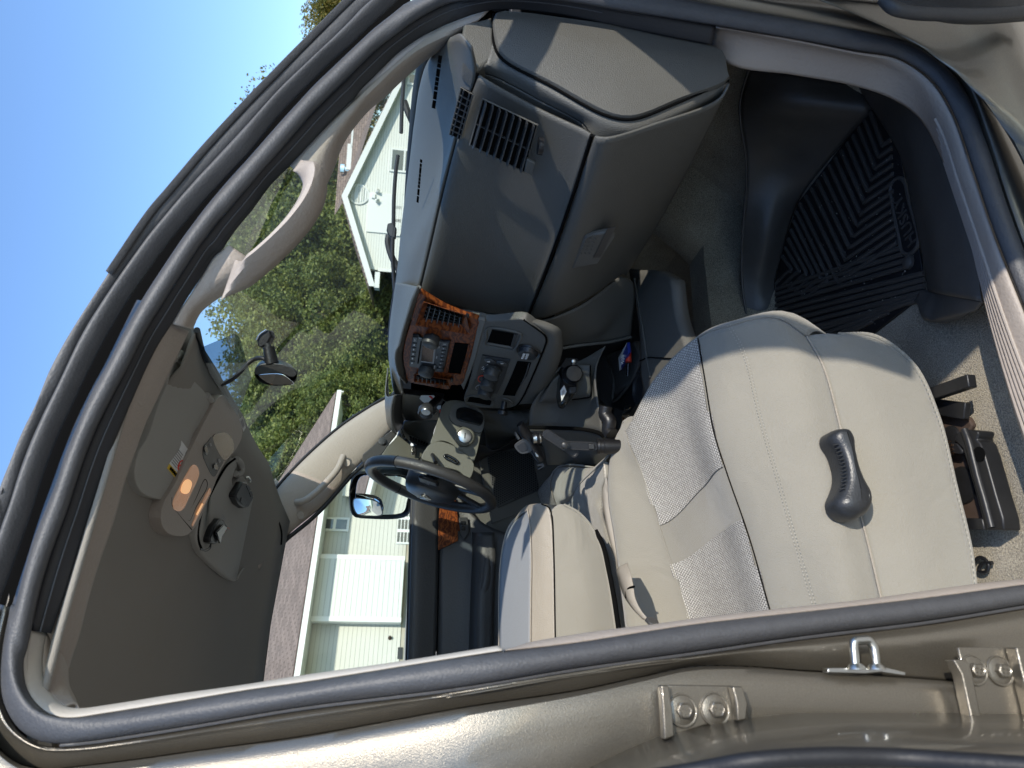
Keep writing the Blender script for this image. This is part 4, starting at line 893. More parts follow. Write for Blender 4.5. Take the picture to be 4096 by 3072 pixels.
# ---- instrument cluster, column, steering wheel
HD0 = T('M', 'X', [(300,-40,.83),(305,150,.83),(345,340,.82),(400,400,.80)])
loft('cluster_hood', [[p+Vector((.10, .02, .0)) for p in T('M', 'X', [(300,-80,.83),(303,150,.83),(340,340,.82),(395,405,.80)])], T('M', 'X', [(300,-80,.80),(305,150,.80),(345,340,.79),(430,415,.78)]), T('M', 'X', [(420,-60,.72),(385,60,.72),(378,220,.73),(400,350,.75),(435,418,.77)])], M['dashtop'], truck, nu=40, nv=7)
loft('cluster_hood_face', [T('M', 'X', [(425,-60,.722),(387,60,.722),(380,220,.732),(402,350,.752),(435,418,.772)]), T('M', 'X', [(500,-60,.78),(500,60,.79),(500,180,.79),(520,270,.79),(500,350,.78)])], M['doorpanel'], truck, nu=30, nv=4)
cl2 = prism('instrument_cluster', T('M', 'X', [(490,-80),(1030,-10),(990,100),(960,250),(780,262),(540,262),(500,150)], .80), (.02, 0, 0), M['black'], truck)
prism('gauge_face', T('M', 'X', [(720,-20),(760,20),(830,55),(900,40),(960,10),(900,-60),(740,-60)], .799), (-.001, 0, 0), M['white'], cl2, bevel=0)
prism('gauge_face', T('M', 'X', [(950,70),(990,66),(990,110),(960,118),(940,100)], .799), (-.001, 0, 0), M['white'], cl2, bevel=0)
tube('gauge_mark', T('M', 'X', [(775,62),(800,58)], .7975), .003, M['red'], cl2, n=3); tube('gauge_mark', T('M', 'X', [(980,125),(978,155)], .7975), .002, M['red'], cl2, n=3)
tube('gauge_mark', T('L', 'X', [(535,1372),(572,1405)], .7975), .0035, M['red'], cl2, n=3)
tube('gauge_needle', T('M', 'X', [(935,140),(905,175)], .795), .0018, M['gloss'], cl2, n=3)
loft('lower_cluster_trim', [T('M', 'X', [(535,268),(700,262),(955,262)], .80), T('M', 'X', [(520,330),(700,400),(900,400)], .78), T('M', 'X', [(560,470),(700,520),(880,560)], .75)], M['dash'], truck, nu=24, nv=6)
dv = T('M', 'X', [(590,440),(840,545),(800,610),(600,520)], .735)
loft('driver_vent_trim', [T('M', 'X', [(540,470),(700,500),(880,560)], .752), T('M', 'X', [(470,400),(500,350),(545,470),(600,530),(790,640)], .742)], M['dash'], truck, nu=30, nv=4)
pvent('air_vent', [dv[0], dv[3], dv[2], dv[1]], 1, truck, .004, 6)
pvent('air_vent', T('M', 'X', [(478,372),(500,360),(545,470),(505,480)], .735), 1, truck, .003, 1)
loft('knee_panel', [T('M', 'X', [(1000,-20),(1240,60),(1600,120),(2212,100)], .80), T('M', 'X', [(1450,240),(1600,300),(1800,330),(2150,120)], .76), T('M', 'X', [(1560,560),(1620,560),(1800,480),(2200,160)], .74), T('M', 'X', [(1500,640),(1700,640),(1900,560),(2300,200)], .80)], M['dash'], truck, nu=30, nv=6)
loft('under_dash', [T('M', 'Y', [(1000,600,2.3),(1500,560,2.3),(1650,650,2.3),(2250,240,2.3)]), T('M', 'Y', [(1000,1000,2.42),(1500,760,2.42),(1700,660,2.42),(2250,560,2.42)])], M['sealb'], truck, nu=20, nv=2)
col_ = prism_bm(catmull(T('M', 'Y', [(1045,25),(1300,20),(1530,180),(1520,330),(1500,420),(1440,690),(1400,775),(1340,760),(1230,640),(1100,540),(980,515),(860,560),(900,420),(970,200)], 1.985), 60, True), (0, .15, 0))
colo = finish('steering_column', col_, M['dash2'], truck, bevel=.018, segs=4)
prism('column_shroud', catmull(T('M', 'Y', [(850,560),(960,520),(1120,560),(1250,640),(1390,765),(1412,850),(1345,1000),(1220,900),(1000,840),(880,790),(745,735),(790,630)], 1.975), 60, True), (0, .17, 0), M['dash2'], colo, bevel=.022, segs=4)
prism('shifter_boot_frame', catmull(T('M', 'Y', [(1150,65),(1300,20),(1530,170),(1510,400),(1480,415),(1250,330),(1150,290),(1102,240),(1110,160)], 1.978), 40, True), (0, .02, 0), M['dashtop'], colo, bevel=.004)
prism('shifter_boot', catmull(T('M', 'Y', [(1200,110),(1290,90),(1400,120),(1520,190),(1500,310),(1420,300),(1200,235),(1182,180)], 1.968), 40, True), (0, .02, 0), M['gloss'], colo, bevel=.008, segs=3)
kc = T('M', 'Y', [(1290,462)], 1.97)[0]
k_ = lathe('ignition_lock', kc, (-.15, -1, 0), [(-.01, .029), (.006, .028), (.008, .025), (.006, .023)], M['dash2'], colo, 36)
k2 = lathe('key_cylinder', kc, (-.15, -1, 0), [(.004, .0205), (.013, .0195), (.014, .017)], M['metal'], k_, 32)
box('key_slot', kc+Vector((-.002, -.0145, 0)), (.008, 0, 0), (0, .0006, 0), (0, 0, .0015), M['seam'], k2, bevel=0)
tube('tilt_lever', T('M', 'Y', [(1035,705),(1060,695),(1130,725),(1190,765),(1205,790),(1190,797),(1120,765),(1050,730)], 1.968), .0035, M['gloss'], colo, n=40, closed=True)
tube('shift_lever', T('M', 'X', [(960,-20,.74),(870,60,.70),(820,130,.64)]), .011, M['black'], colo, n=10)
lathe('shift_knob', T('M', 'X', [(808,138)], .635)[0], Vector((-.9, -.35, .1)), [(-.02, .012), (-.005, .022), (.008, .022), (.013, .019), (.012, .017), (.0135, .015), (.014, .002)], M['darkgrey'], colo, 32)
lathe('shift_knob_button', T('M', 'X', [(803,146)], .62)[0], Vector((-.9, -.35, .1)), [(0, .0125), (.003, .0115)], M['metal'], colo, 28)
tube('turn_signal_stalk', T('M', 'Y', [(870,680,1.99),(900,720,1.96),(925,790,1.93)]), .006, M['black'], colo, n=8)
WC = Vector((.497, 2.07, -.057)); WN = Vector((-.966, 0, .258)); WU = Vector((.258, 0, .966)); WR = WN.cross(WU)*-1
ringp = [WC+WU*.187*math.cos(q)+WR*.187*math.sin(q) for q in [2*math.pi*k/90 for k in range(90)]]
sw = tube('steering_wheel', ringp, .0158, M['leather'], truck, n=0, closed=True, segs=18)
def wl_(u, r, n=0): return WC+WU*u+WR*r+WN*n
for s in (1, -1):
    for u0 in (-.03,):
        tube('wheel_spoke', [wl_(.0, s*.06, -.012), wl_(-.004, s*.11, -.010), wl_(-.012, s*.15, -.004), wl_(-.02, s*.184, 0)], lambda t: .022-.006*t, M['leather'], sw, n=16, flat=.5, up=WN)
    tube('wheel_spoke', [wl_(-.05, s*.035, -.012), wl_(-.10, s*.05, -.008), wl_(-.15, s*.07, -.003), wl_(-.173, s*.075, 0)], lambda t: .015, M['darkgrey'], sw, n=16, flat=.5, up=WN)
    tube('wheel_seam', [wl_(.187*math.cos(a), s*.187*math.sin(a), 0)+(WU*math.cos(a)+WR*s*math.sin(a)).cross(WN).cross(WU*math.cos(a)+WR*s*math.sin(a))*0+((WU*math.cos(a)+WR*s*math.sin(a))*math.cos(b)+WN*math.sin(b))*.0160 for a in (1.0,) for b in [2*math.pi*k/20 for k in range(20)]], .0009, M['seam'], sw, n=0, closed=True, segs=6)
    sb = prism('wheel_switch', [wl_(.03, s*.078, .004), wl_(.036, s*.125, .004), wl_(.02, s*.133, .004), wl_(-.02, s*.125, .004), wl_(-.026, s*.082, .004)], WN*.014, M['black'], sw, bevel=.005)
    for k in range(3): box('switch_mark', wl_(.005, s*(.088+.013*k), .0185), WU*.004, WR*.0012, WN*.0004, M['greyprint'], sb, bevel=0)
hub = catmull([wl_(.075, 0), wl_(.068, .045), wl_(.035, .078), wl_(-.02, .08), (wl_(-.07, .055)), wl_(-.088, 0), wl_(-.07, -.055), wl_(-.02, -.08), wl_(.035, -.078), wl_(.068, -.045)], 60, True)
bm = bmesh.new(); rws = []
for t, h in ((1.02, -.045), (1, -.03), (1, 0), (.96, .016), (.86, .026), (.6, .033), (.3, .036), (.02, .037)): rws.append([WC+(p-WC)*t+WN*h for p in hub])
grid_bm([r+[r[0]] for r in rws], bm); finish('horn_pad', bm, M['darkgrey'], sw)
# small ram-like crest: horns, brow and muzzle in chromed relief
bm = bmesh.new()
for s in (1, -1): tube_bm([wl_(.012, s*.003, .038), wl_(.016, s*.012, .039), wl_(.006, s*.019, .038), wl_(-.006, s*.015, .038), wl_(-.003, s*.009, .038)], .0026, 24, 8, bm)
tube_bm([wl_(.012, 0, .038), wl_(0, 0, .040), wl_(-.014, 0, .038)], lambda t: .005-.0025*t, 10, 10, bm)
finish('wheel_emblem', bm, M['metal'], sw)

# ---- driver side footwell things: pedals, carpet in shade, wheel-to-floor dark
prism('footwell_back', [Vector((1.25, 1.72, -.9)), Vector((1.25, 2.48, -.9)), Vector((1.35, 2.48, -.1)), Vector((1.35, 1.72, -.1))], (.02, 0, 0), M['carpet'], truck)
hump = loft('tunnel_cover', [T('O', 'F', [(690,590,1.80),(760,480,1.80),(900,440,1.78),(1150,300,1.72)]), T('O', 'F', [(500,830,1.86),(740,790,1.86),(1000,750,1.80),(1060,500,1.75)]), T('O', 'F', [(480,1010,1.90),(720,1020,1.88),(950,1030,1.82),(1130,1080,1.75)])], M['dash'], truck, nu=24, nv=6)
tube('tunnel_edge', T('O', 'F', [(470,1018,1.88),(720,1022,1.86),(950,1034,1.80),(1080,1060,1.74),(1135,1090,1.70)]), .005, M['seam'], hump, n=30)
loft('tunnel_side', [T('O', 'F', [(470,1030,1.9),(720,1032,1.88),(950,1044,1.82),(1130,1095,1.75)]), T('O', 'F', [(600,1180,2.0),(800,1180,1.98),(1000,1190,1.9),(1180,1200,1.8)]), T('O', 'F', [(640,1350,2.1),(800,1350,2.1),(1000,1360,2.0),(1200,1380,1.9)])], M['dash'], truck, nu=20, nv=5)
tube('pedal_arm', T('O', 'F', [(560,880,1.95),(600,940,1.93),(640,1000,1.9)]), .012, M['dash2'], truck, n=8, flat=.4)
loft('hump_cover', [T('O', 'F', [(690,600,1.78),(860,480,1.76),(1020,470,1.74)]), T('O', 'F', [(560,800,1.84),(800,790,1.82),(1025,745,1.78)])], M['dash'], truck, nu=16, nv=4)
tube('hump_seam', T('O', 'F', [(860,772,1.80),(950,760,1.78),(1022,742,1.755),(1030,700,1.755),(1020,560,1.75),(1022,470,1.73)]), .0018, M['seam'], truck, n=30)
tube('boot_folds', T('O', 'F', [(1160,830,1.70),(1150,900,1.70),(1190,960,1.69),(1180,1040,1.69),(1210,1080,1.68)]), .016, M['black'], truck, n=20)

# ---- brake controller hanging under the stack
bc = thing('trailer_brake_controller', 'black trailer brake controller box with a thumb wheel hanging under the dash', 'brake controller')
def pz(name, pts, Y, t, m, par, b=.002): return prism(name, T('O', 'Y', pts, Y), (0, t, 0), M[m], par, bevel=b)
pz('bracket', [(760,480),(800,400),(900,400),(930,430),(925,500),(900,520)], 1.60, .04, 'sealb', bc)
pz('housing', [(755,480),(930,490),(925,560),(900,600),(905,690),(870,730),(820,800),(770,790),(750,690),(760,600)], 1.585, .05, 'gloss', bc, .005)
cp_ = T('O', 'Y', [(865,545)], 1.58)[0]
lathe('thumb_wheel', cp_, (-.3, -1, 0), [(-.01, .024), (.01, .023), (.016, .019), (.017, .003)], M['black'], bc, 32)
pz('manual_slide', [(830,655),(905,650),(900,710),(835,712)], 1.578, .012, 'darkgrey', bc, .003)
pz('display', [(755,690),(790,640),(812,700),(768,785)], 1.582, .004, 'sticker', bc, .001)
pz('display_mark', [(768,700),(788,675),(795,700),(775,745)], 1.5815, .001, 'greyprint', bc, 0)
for x, y in ((873,432), (872,472)):
    lathe('mounting_screw', T('O', 'Y', [(x, y)], 1.595)[0], (-.3, -1, 0), [(0, .0062), (.004, .006), (.005, .004)], M['metal'], bc, 20)

# ---- phone mount standing in the console cup holder
pm = thing('phone_mount', 'black phone holder on a jointed arm standing in the console cup holder', 'phone holder')
def F(pts, d): return T('O', 'F', [(p[0], p[1], d if len(p) < 3 else p[2]) for p in pts])
DM = 1.66
cyl_a, cyl_b = F([(1180,1185)], DM)[0], F([(1075,1185)], DM)[0]
ax_ = (cyl_b-cyl_a); L_ = ax_.length
lathe('base_collar', cyl_a, ax_, [(-.06, .016), (-.02, .016), (0, .0185), (L_*.35, .0185), (L_*.4, .017), (L_*.7, .017), (L_*.75, .0185), (L_*.95, .018), (L_, .013)], M['black'], pm, 40)
def link(name, pts, d, r, m='black', hollow=True):
    P = F(pts, d); n_ = -FW
    a, b_ = P[0], P[-1]; t = (b_-a).normalized(); u = t.cross(n_).normalized(); out = []
    for k in range(12): q = math.pi/2+math.pi*k/11; out.append(a+t*r*math.cos(q)+u*r*math.sin(q))
    for k in range(12): q = -math.pi/2+math.pi*k/11; out.append(b_+t*r*math.cos(q)+u*r*math.sin(q))
    o = prism(name, out, FW*.010, M[m], pm, bevel=.0015)
    if hollow: tube('arm_groove', [p+n_*.0006+( (a+b_)/2-p)*.2 for p in out], .0008, M['darkgrey'], o, n=0, closed=True, segs=6)
    return o
link('lower_arm', [(1050,1185),(800,1175)], DM-.012, .0105)
link('upper_arm', [(640,1080),(795,1178)], DM-.022, .0115)
link('rear_arm', [(790,1185),(875,1245)], DM, .0105)
lathe('arm_pivot', F([(793,1175)], DM-.024)[0], -FW, [(0, .0085), (.004, .008), (.006, .005)], M['darkgrey'], pm, 6)
box('lock_lever', F([(1030,1185)], DM-.016)[0], (F([(1060,1185)], DM)[0]-F([(1010,1185)], DM)[0])/2, RI*.006, FW*.003, M['darkgrey'], pm, bevel=.001)
tube('ball_stem', F([(620,1085),(560,1095)], DM-.012), .0035, M['black'], pm, n=5)
b0_, b1_ = F([(580,1110)], DM-.01)[0], F([(505,1120)], DM-.012)[0]
lathe('lock_ring', b0_, b1_-b0_, [(0, .0115), (.007, .0125), (.010, .0115), (.018, .0115), (.019, .009)], M['metal'], pm, 32, sx=1)
lathe('lock_nut', b0_, b1_-b0_, [(-.003, .009), (.006, .0135), (.010, .0135)], M['black'], pm, 24)
cr_ = F([(395,985,1.645),(465,1100,1.66),(530,1205,1.66),(590,1310,1.66)], 1.66)
cr = finish('cradle', tube_bm(cr_, lambda t: .0165*(1-abs(2*t-1)**6*.3), 30, 18, flat=.55, up=(UI+FW*.6)), M['black'], pm)
prism('cradle_jaw', catmull(F([(352,1170),(430,1120),(460,1130),(500,1190),(500,1225),(430,1250),(400,1245),(350,1190)], 1.635), 40, True), FW*.012, M['darkgrey'], pm, bevel=.004)
prism('jaw_pad', catmull(F([(375,1180),(430,1148),(472,1200),(465,1215),(415,1230),(400,1225)], 1.633), 30, True), FW*.003, M['black'], pm, bevel=.0008)
prism('cradle_foot', F([(545,1345),(605,1332),(618,1360),(560,1395),(550,1385),(590,1360),(548,1362)], 1.65), FW*.014, M['darkgrey'], pm, bevel=.001)
prism('cradle_foot', F([(348,1060),(362,1052),(405,1120),(385,1135),(352,1085)], 1.65), FW*.014, M['darkgrey'], pm, bevel=.002)
prism('release_button', F([(530,1235),(560,1262),(565,1282),(540,1275)], 1.64), FW*.003, M['metal'], pm, bevel=.0008)

# ---- centre console in front of the middle seat
Zc = -.56
con = prism('console', T('E', 'Z', [(1560,30),(1700,10),(1760,40),(1780,300),(1800,400),(1700,640),(1430,1000),(1380,1060),(1390,800),(1290,700),(1300,560),(1380,440)], Zc-.03), (0, 0, -.05), M['dash'], truck, bevel=.015)
loft('console_lid', [T('E', 'Z', [(1530,-40),(1600,-30),(1700,-25),(1790,30)], -.53), T('E', 'Z', [(1590,300),(1612,300),(1720,280),(1815,240)], -.53), T('E', 'Z', [(1600,500),(1650,500),(1750,505),(1900,540)], -.53), T('E', 'Z', [(1600,600),(1650,800),(1750,800),(1900,800)], -.53)], M['dashtop'], con, nu=20, nv=6, thick=.03)
tube('lid_seam', T('E', 'Z', [(1595,520),(1650,498),(1700,500),(1800,505)], -.528), .0015, M['seam'], con, n=20)
tube('lid_step', T('E', 'Z', [(1565,20),(1585,150),(1612,300),(1640,500),(1660,620)], -.528), .003, M['dash'], con, n=30)
prism('console_tray', T('E', 'Z', [(1400,490),(1560,395),(1600,500),(1540,650),(1450,720),(1400,600)], Zc), (0, 0, -.02), M['dash'], con, bevel=.006)
tube('tray_rim', T('E', 'Z', [(1395,480),(1440,640),(1435,755),(1560,620),(1600,520)], Zc+.003), .004, M['dash'], con, n=40)
prism('console_liner', T('E', 'Z', [(1425,760),(1600,560),(1625,640),(1600,740),(1480,900),(1430,860)], Zc-.005), (0, 0, -.02), M['black'], con, bevel=.002)
lathe('cup_holder', T('E', 'Z', [(1590,680)], Zc)[0], (0, 0, 1), [(-.004, .045), (.003, .045), (.003, .040), (-.02, .036)], M['darkgrey'], con, 40)
prism('coin_tray', T('E', 'Z', [(1440,800),(1500,820),(1500,920),(1440,940)], Zc+.0), (0, 0, -.01), M['dash'], con, bevel=.002)
pk = tag(prism('wipe_packet', T('E', 'Z', [(1470,505),(1520,410),(1528,470),(1475,578)], Zc+.03), (.004, 0, -.008), M['blue'], None, bevel=.001), 'small navy and white paper packet leaning in the console tray', 'packet')
prism('packet_margin', T('E', 'Z', [(1468,500),(1520,408),(1512,430),(1478,510),(1484,565),(1474,578)], Zc+.032), (0, 0, -.001), M['white'], pk, bevel=0)
text('packet_lettering', 'WIPE', T('E', 'Z', [(1497,510)], Zc+.0335)[0], (.8, -.6, 0), (0, .3, 1), .012, M['white'], pk)
pn = tag(tube('marker_pen', T('E', 'Z', [(1530,455),(1530,525)], Zc+.02), lambda t: .0065+.002*t, M['red'], None, n=8), 'red capped marker pen standing in the console tray', 'pen')
tube('pen_barrel', T('E', 'Z', [(1528,528),(1525,610)], Zc+.015), .004, M['gloss'], pn, n=6)
for i, (x, y, m_, lb) in enumerate(((1523,800,'silver','small silver coin standing on edge in the console coin tray'), (1500,860,'coin','copper penny lying in the console coin tray'), (1515,845,'silver','pale coin lying beside the copper penny in the coin tray'))):
    tag(lathe('coin', T('E', 'Z', [(x, y)], Zc+.012)[0], (.5, -.6, .6) if i != 1 else (0, 0, 1), [(0, .0105), (.0018, .0105)], M[m_], None, 28), lb, 'coin', 'coins in the console tray')

# ---- passenger seat

def seatrow(pts, Y): return T('K', 'Y', [(x, y, Y) for x, y in pts])
r_low = seatrow([(-15,400),(-45,460),(-62,540),(-62,660),(-40,800),(5,1160)], 1.575)
r_sil = seatrow([(-5,365),(-38,430),(-50,530),(-48,650),(-24,800),(40,1160)], 1.555)
r_m0 = seatrow([(5,400),(22,460),(60,540),(100,660),(145,800),(245,1110)], 1.48)
r_mc = seatrow([(120,200),(170,280),(215,390),(262,540),(325,720),(420,1090)], 1.30)
r_m1 = seatrow([(275,50),(300,200),(335,400),(385,560),(465,790),(548,1080)], 1.15)
r_st = seatrow([(385,8),(440,110),(500,350),(560,560),(640,840),(705,1060)], 1.08)
r_bo = seatrow([(560,-25),(625,90),(680,320),(745,560),(800,820),(850,1060)], 1.035)
r_fo = seatrow([(680,45),(740,150),(800,360),(850,600),(905,800),(962,1040)], 1.040)
r_b1 = seatrow([(770,36),(860,130),(950,330),(1010,600),(1070,820),(1110,1020)], 1.022)
r_b2 = seatrow([(800,36),(940,44),(1080,150),(1170,340),(1235,600),(1290,830),(1312,1000)], 1.03)
hid = Vector((-.25, 0, -.06))
def ext(r): return r+[r[-1]+(r[-1]-r[-2]).normalized()*.16]
ROW = [ext(r) for r in (r_low, r_sil, r_m0, r_mc, r_m1, r_st, r_bo, r_fo)]
seat = loft('passenger_seat', ROW, M['seat'], truck, nu=70, nv=8, thick=.01)
# front of the cushion rolls down out of sight
fr = [r[0] for r in ROW]
loft('seat_front', [fr, [p+Vector((.014, .004, -.02)) for p in fr], [p+Vector((.008, .02, -.06)) for p in fr], [p+Vector((-.04, .05, -.13)) for p in fr]], M['seat'], seat, nu=50, nv=6, thick=.004)
pre = lambda r: [r[0]+Vector((.012, .022, 0))]+ext(r)
side = loft('seat_side_panel', [pre(r_fo), pre(r_b1), pre(r_b2)], M['seat'], seat, nu=70, nv=8, thick=.012)
eps = Vector((0, -.0012, .0022))
def sect(a, b, t0, t1, n=24):
    """inset surface lying just over the cushion between two rows"""
    A_ = catmull(ext(a), 70); B_ = catmull(ext(b), 70); i0, i1 = int(t0*69), int(t1*69)
    return [p+eps for p in A_[i0:i1+1]], [p+eps for p in B_[i0:i1+1]]
def inset(name, t0, t1, m):
    # follow exactly the spline of the cushion across all rows
    G = [catmull(r, 70) for r in ROW]; i0, i1 = int(t0*69), int(t1*69); out = []
    n = (len(G)-1)*8+1; grid = []
    for i in range(i0, i1+1):
        c = catmull([g[i] for g in G], n); grid.append([p+eps for p in c])
    def near(c, p): return min(range(n), key=lambda k: (c[k]-p).length)
    bm = bmesh.new(); prev = None; W = 24
    for gi, i in enumerate(range(i0, i1+1)):
        c = grid[gi]; a = near(c, G[2][i]); b = near(c, G[4][i]); line = catmull(c[a:b+1], W); V = [bm.verts.new(p) for p in line]
        if prev:
            for k in range(W-1): bm.faces.new((prev[k], prev[k+1], V[k+1], V[k]))
        prev = V
    bmesh.ops.recalc_face_normals(bm, faces=bm.faces); fl = to_cam(bm)
    o = finish(name, bm, M[m], seat, flip=fl)
    return o
inset('woven_insert', .0, .385, 'weave'); inset('woven_insert', .525, 1, 'weave')
def along(r, dz=.003, n=60, par=None, w=.0011, m='stitch', name='stitch_line', dash_=False):
    C_ = [p+Vector((0, -.002, dz)) for p in catmull(r, n)]
    return tube(name, C_, w, M[m], par or seat, n=0, segs=6)
def stitches(name, r, par, m='stitch', step=2, n=220, off=(0, -.002, .0025), w=.0006):
    C_ = [p+Vector(off) for p in catmull(r, n)]; bm = bmesh.new()
    for i in range(0, n-1, step): tube_bm([C_[i], C_[i].lerp(C_[i+1], .75)], w, 2, 5, bm)
    return finish(name, bm, M[m], par, smooth=False)
G = [catmull(r, 70) for r in ROW]
stitches('seam_stitching', ext(r_st), seat, off=(0, -.0045, .0025))
stitches('seam_stitching', [p+Vector((0, -.006, -.0015)) for p in ext(r_st)], seat, off=(0, -.0045, .002))
along(ext(r_m1), .002, 60, m='seam', w=.0013, name='insert_piping'); along(ext(r_m0), .002, 60, m='seat', w=.0016, name='insert_piping')
along(ext(r_fo), .001, 60, m='webbing', w=.0016, name='fold_seam')
stitches('panel_stitching', [p+Vector((-.004, -.013, .010)) for p in r_b2], side, n=130, off=(0, 0, 0))
tube('panel_hem', r_b2, .004, M['seat'], side, n=60)
# backrest, out of sight behind the pillar
def cushion(name, c, hx, hy, hz, m, par=None, r=.05, rot=0):
    o = box(name, c, (hx*math.cos(rot), 0, hx*math.sin(rot)), (0, hy, 0), (-hz*math.sin(rot), 0, hz*math.cos(rot)), M[m], par, bevel=r, segs=5); return o
cushion('backrest', (-.20, 1.31, -.22), .07, .26, .40, 'seat', seat, .05, .32)
cushion('backrest', (-.20, 2.07, -.22), .07, .24, .40, 'seat', truck, .05, .32)
# recliner lever
lo = [(765,425),(772,400),(800,388),(835,393),(857,425),(858,470),(870,520),(895,580),(925,625),(930,655),(912,700),(885,718),(855,728),(815,712),(790,680),(788,655),(800,625),(812,590),(815,560),(808,520),(790,470),(770,440)]
LV = catmull(T('K', 'Y', lo, 1.0), 60, True); lc = sum(LV, Vector())/60
def near_c(p, k=.7):
    return p
bm = bmesh.new(); spine = [catmull(T('K', 'Y', [(812,412),(830,470),(842,540),(860,610),(866,660)], 1.0), 30)]
def toward(p, t):
    q = min(spine[0], key=lambda s_: (s_-p).length); return p.lerp(q, t)
rws = [[p+Vector((0, .03, 0)) for p in LV], [p+Vector((0, .008, 0)) for p in LV], [toward(p, .08)+Vector((0, .0, 0)) for p in LV], [toward(p, .3)+Vector((0, -.009, 0)) for p in LV], [toward(p, .6)+Vector((0, -.0135, 0)) for p in LV], [toward(p, .98)+Vector((0, -.015, 0)) for p in LV]]
grid_bm([r+[r[0]] for r in rws], bm)
lev = finish('recliner_lever', bm, M['lever'], seat)
pc = T('K', 'Y', [(893,638)], .99)[0]
lathe('lever_pivot', pc, (0, -1, 0), [(-.004, .0105), (.002, .0105), (.0025, .0085), (.0018, .0075), (.002, .001)], M['darkgrey'], lev, 28)
for k in range(13):
    t = k/12; a = Vector((780+28*math.sin(t*2.2), 450+t*165, 0)); P_ = T('K', 'Y', [(a.x, a.y), (a.x+20, a.y-3)], .993)
    tube('lever_rib', P_, .0013, M['lever'], lev, n=3, segs=6)

# ---- middle seat with folded armrest, driver's seat edge, belt
g0 = T('V', 'Y', [(345,560,1.84),(235,665,1.84),(190,790,1.84),(165,1000,1.84),(160,1500,1.84)])
g1 = T('V', 'Y', [(352,562,1.68),(366,640,1.66),(378,900,1.65),(375,1150,1.65),(372,1480,1.65)])
g2 = T('V', 'Y', [(430,520,1.625),(480,545,1.612),(505,640,1.607),(515,800,1.605),(531,1480,1.605)])
g2m = T('V', 'Y', [(390,530,1.64),(425,600,1.63),(440,800,1.625),(450,1100,1.625),(455,1480,1.625)])
g3 = T('V', 'Y', [(510,560,1.605),(520,640,1.604),(522,800,1.603),(530,1000,1.602),(538,1480,1.602)])
g4 = T('V', 'Y', [(560,526,1.60),(640,640,1.592),(680,800,1.588),(720,1000,1.586),(750,1450,1.585)])
g5 = T('V', 'Y', [(600,530,1.60),(700,585,1.60),(790,690,1.60),(862,870,1.60),(935,1300,1.60),(950,1400,1.60)])
ar = loft('folded_armrest', [g1, g2m, g2], M['vinyl'], truck, nu=50, nv=8, thick=.006)
# front nose of the armrest and the flat grey lid
loft('armrest_lid', [g0, [a.lerp(b, .5)+Vector((0, 0, .002)) for a, b in zip(catmull(g0, 12), catmull(g1, 12))], g1], M['vinylgrey'], ar, nu=50, nv=5, thick=.006)
loft('armrest_edge', [g0, [p+Vector((.02, .02, -.03)) for p in g0], [p+Vector((.02, .03, -.10)) for p in g0]], M['vinyl'], ar, nu=40, nv=4)
loft('armrest_nose', [T('V', 'Y', [(235,665,1.84),(290,600,1.80),(345,562,1.70)]), T('V', 'Y', [(250,640,1.84),(310,560,1.80),(380,527,1.69),(440,520,1.625)]), T('V', 'Y', [(300,600,1.88),(340,540,1.82),(400,522,1.70),(440,522,1.63)])], M['vinyl'], ar, nu=24, nv=5)
loft('armrest_side', [g3, g4, g5], M['seat'], ar, nu=50, nv=8, thick=.006)
loft('armrest_side_nose', [T('V', 'Y', [(500,580,1.606),(540,535,1.63),(600,527,1.66)]), T('V', 'Y', [(515,600,1.604),(600,560,1.606),(700,588,1.602)])], M['seat'], ar, nu=16, nv=4)
tube('armrest_gap', [p+Vector((0, -.001, 0)) for p in T('V', 'Y', [(440,524,1.62),(490,548,1.612),(508,600,1.606),(520,800,1.603),(533,1480,1.603)])], .0016, M['seam'], ar, n=50)
tube('side_piping', [p+Vector((0, -.002, .004)) for p in g5], .003, M['seat'], ar, n=60)
tube('lid_seam', [p+Vector((0, -.001, .002)) for p in g1], .0014, M['webbing'], ar, n=50)
tube('side_gap', T('V', 'Y', [(800,700,1.60),(850,800,1.59),(885,950,1.59),(920,1130,1.59),(960,1400,1.59)]), .0055, M['seam'], ar, n=40)
mc0 = T('V', 'Z', [(585,540,-.47),(640,620,-.47),(760,700,-.48),(850,900,-.49),(930,1200,-.5),(980,1420,-.51)])
mc1 = T('V', 'Z', [(640,465,-.455),(700,540,-.455),(800,660,-.465),(880,900,-.48),(950,1200,-.49),(995,1420,-.50)])
mc2 = T('V', 'Z', [(720,370,-.45),(770,430,-.45),(820,560,-.455),(860,720,-.47),(930,960,-.48),(1010,1420,-.50)])
mc3 = T('V', 'Z', [(862,243,-.455),(868,340,-.455),(846,440,-.46),(848,540,-.465),(880,720,-.475),(950,965,-.485),(1030,1420,-.51)])
mid = loft('middle_seat', [mc0, mc1, mc2, mc3], M['seat'], truck, nu=50, nv=8, thick=.01)
f_ = [mc0[0], mc1[0], mc2[0], mc3[0]]
loft('middle_seat_front', [f_, [p+Vector((.03, 0, -.03)) for p in f_], [p+Vector((.03, 0, -.15)) for p in f_]], M['seat'], mid, nu=20, nv=4)
loft('middle_seat_side', [mc3, T('V', 'Z', [(882,335,-.465),(900,450,-.475),(950,700,-.49),(1010,900,-.50),(1080,1150,-.51),(1160,1420,-.53)]), T('V', 'Z', [(900,335,-.53),(960,520,-.55),(1010,760,-.56),(1100,1000,-.57),(1180,1200,-.58),(1250,1420,-.6)])], M['cream'], mid, nu=40, nv=6)
stitches('seat_stitching', [p+Vector((0, 0, .003)) for p in mc3], mid, n=120, off=(0, 0, .001))
dr0 = T('V', 'Z', [(345,545,-.47),(400,460,-.455),(450,390,-.45),(515,318,-.455)])
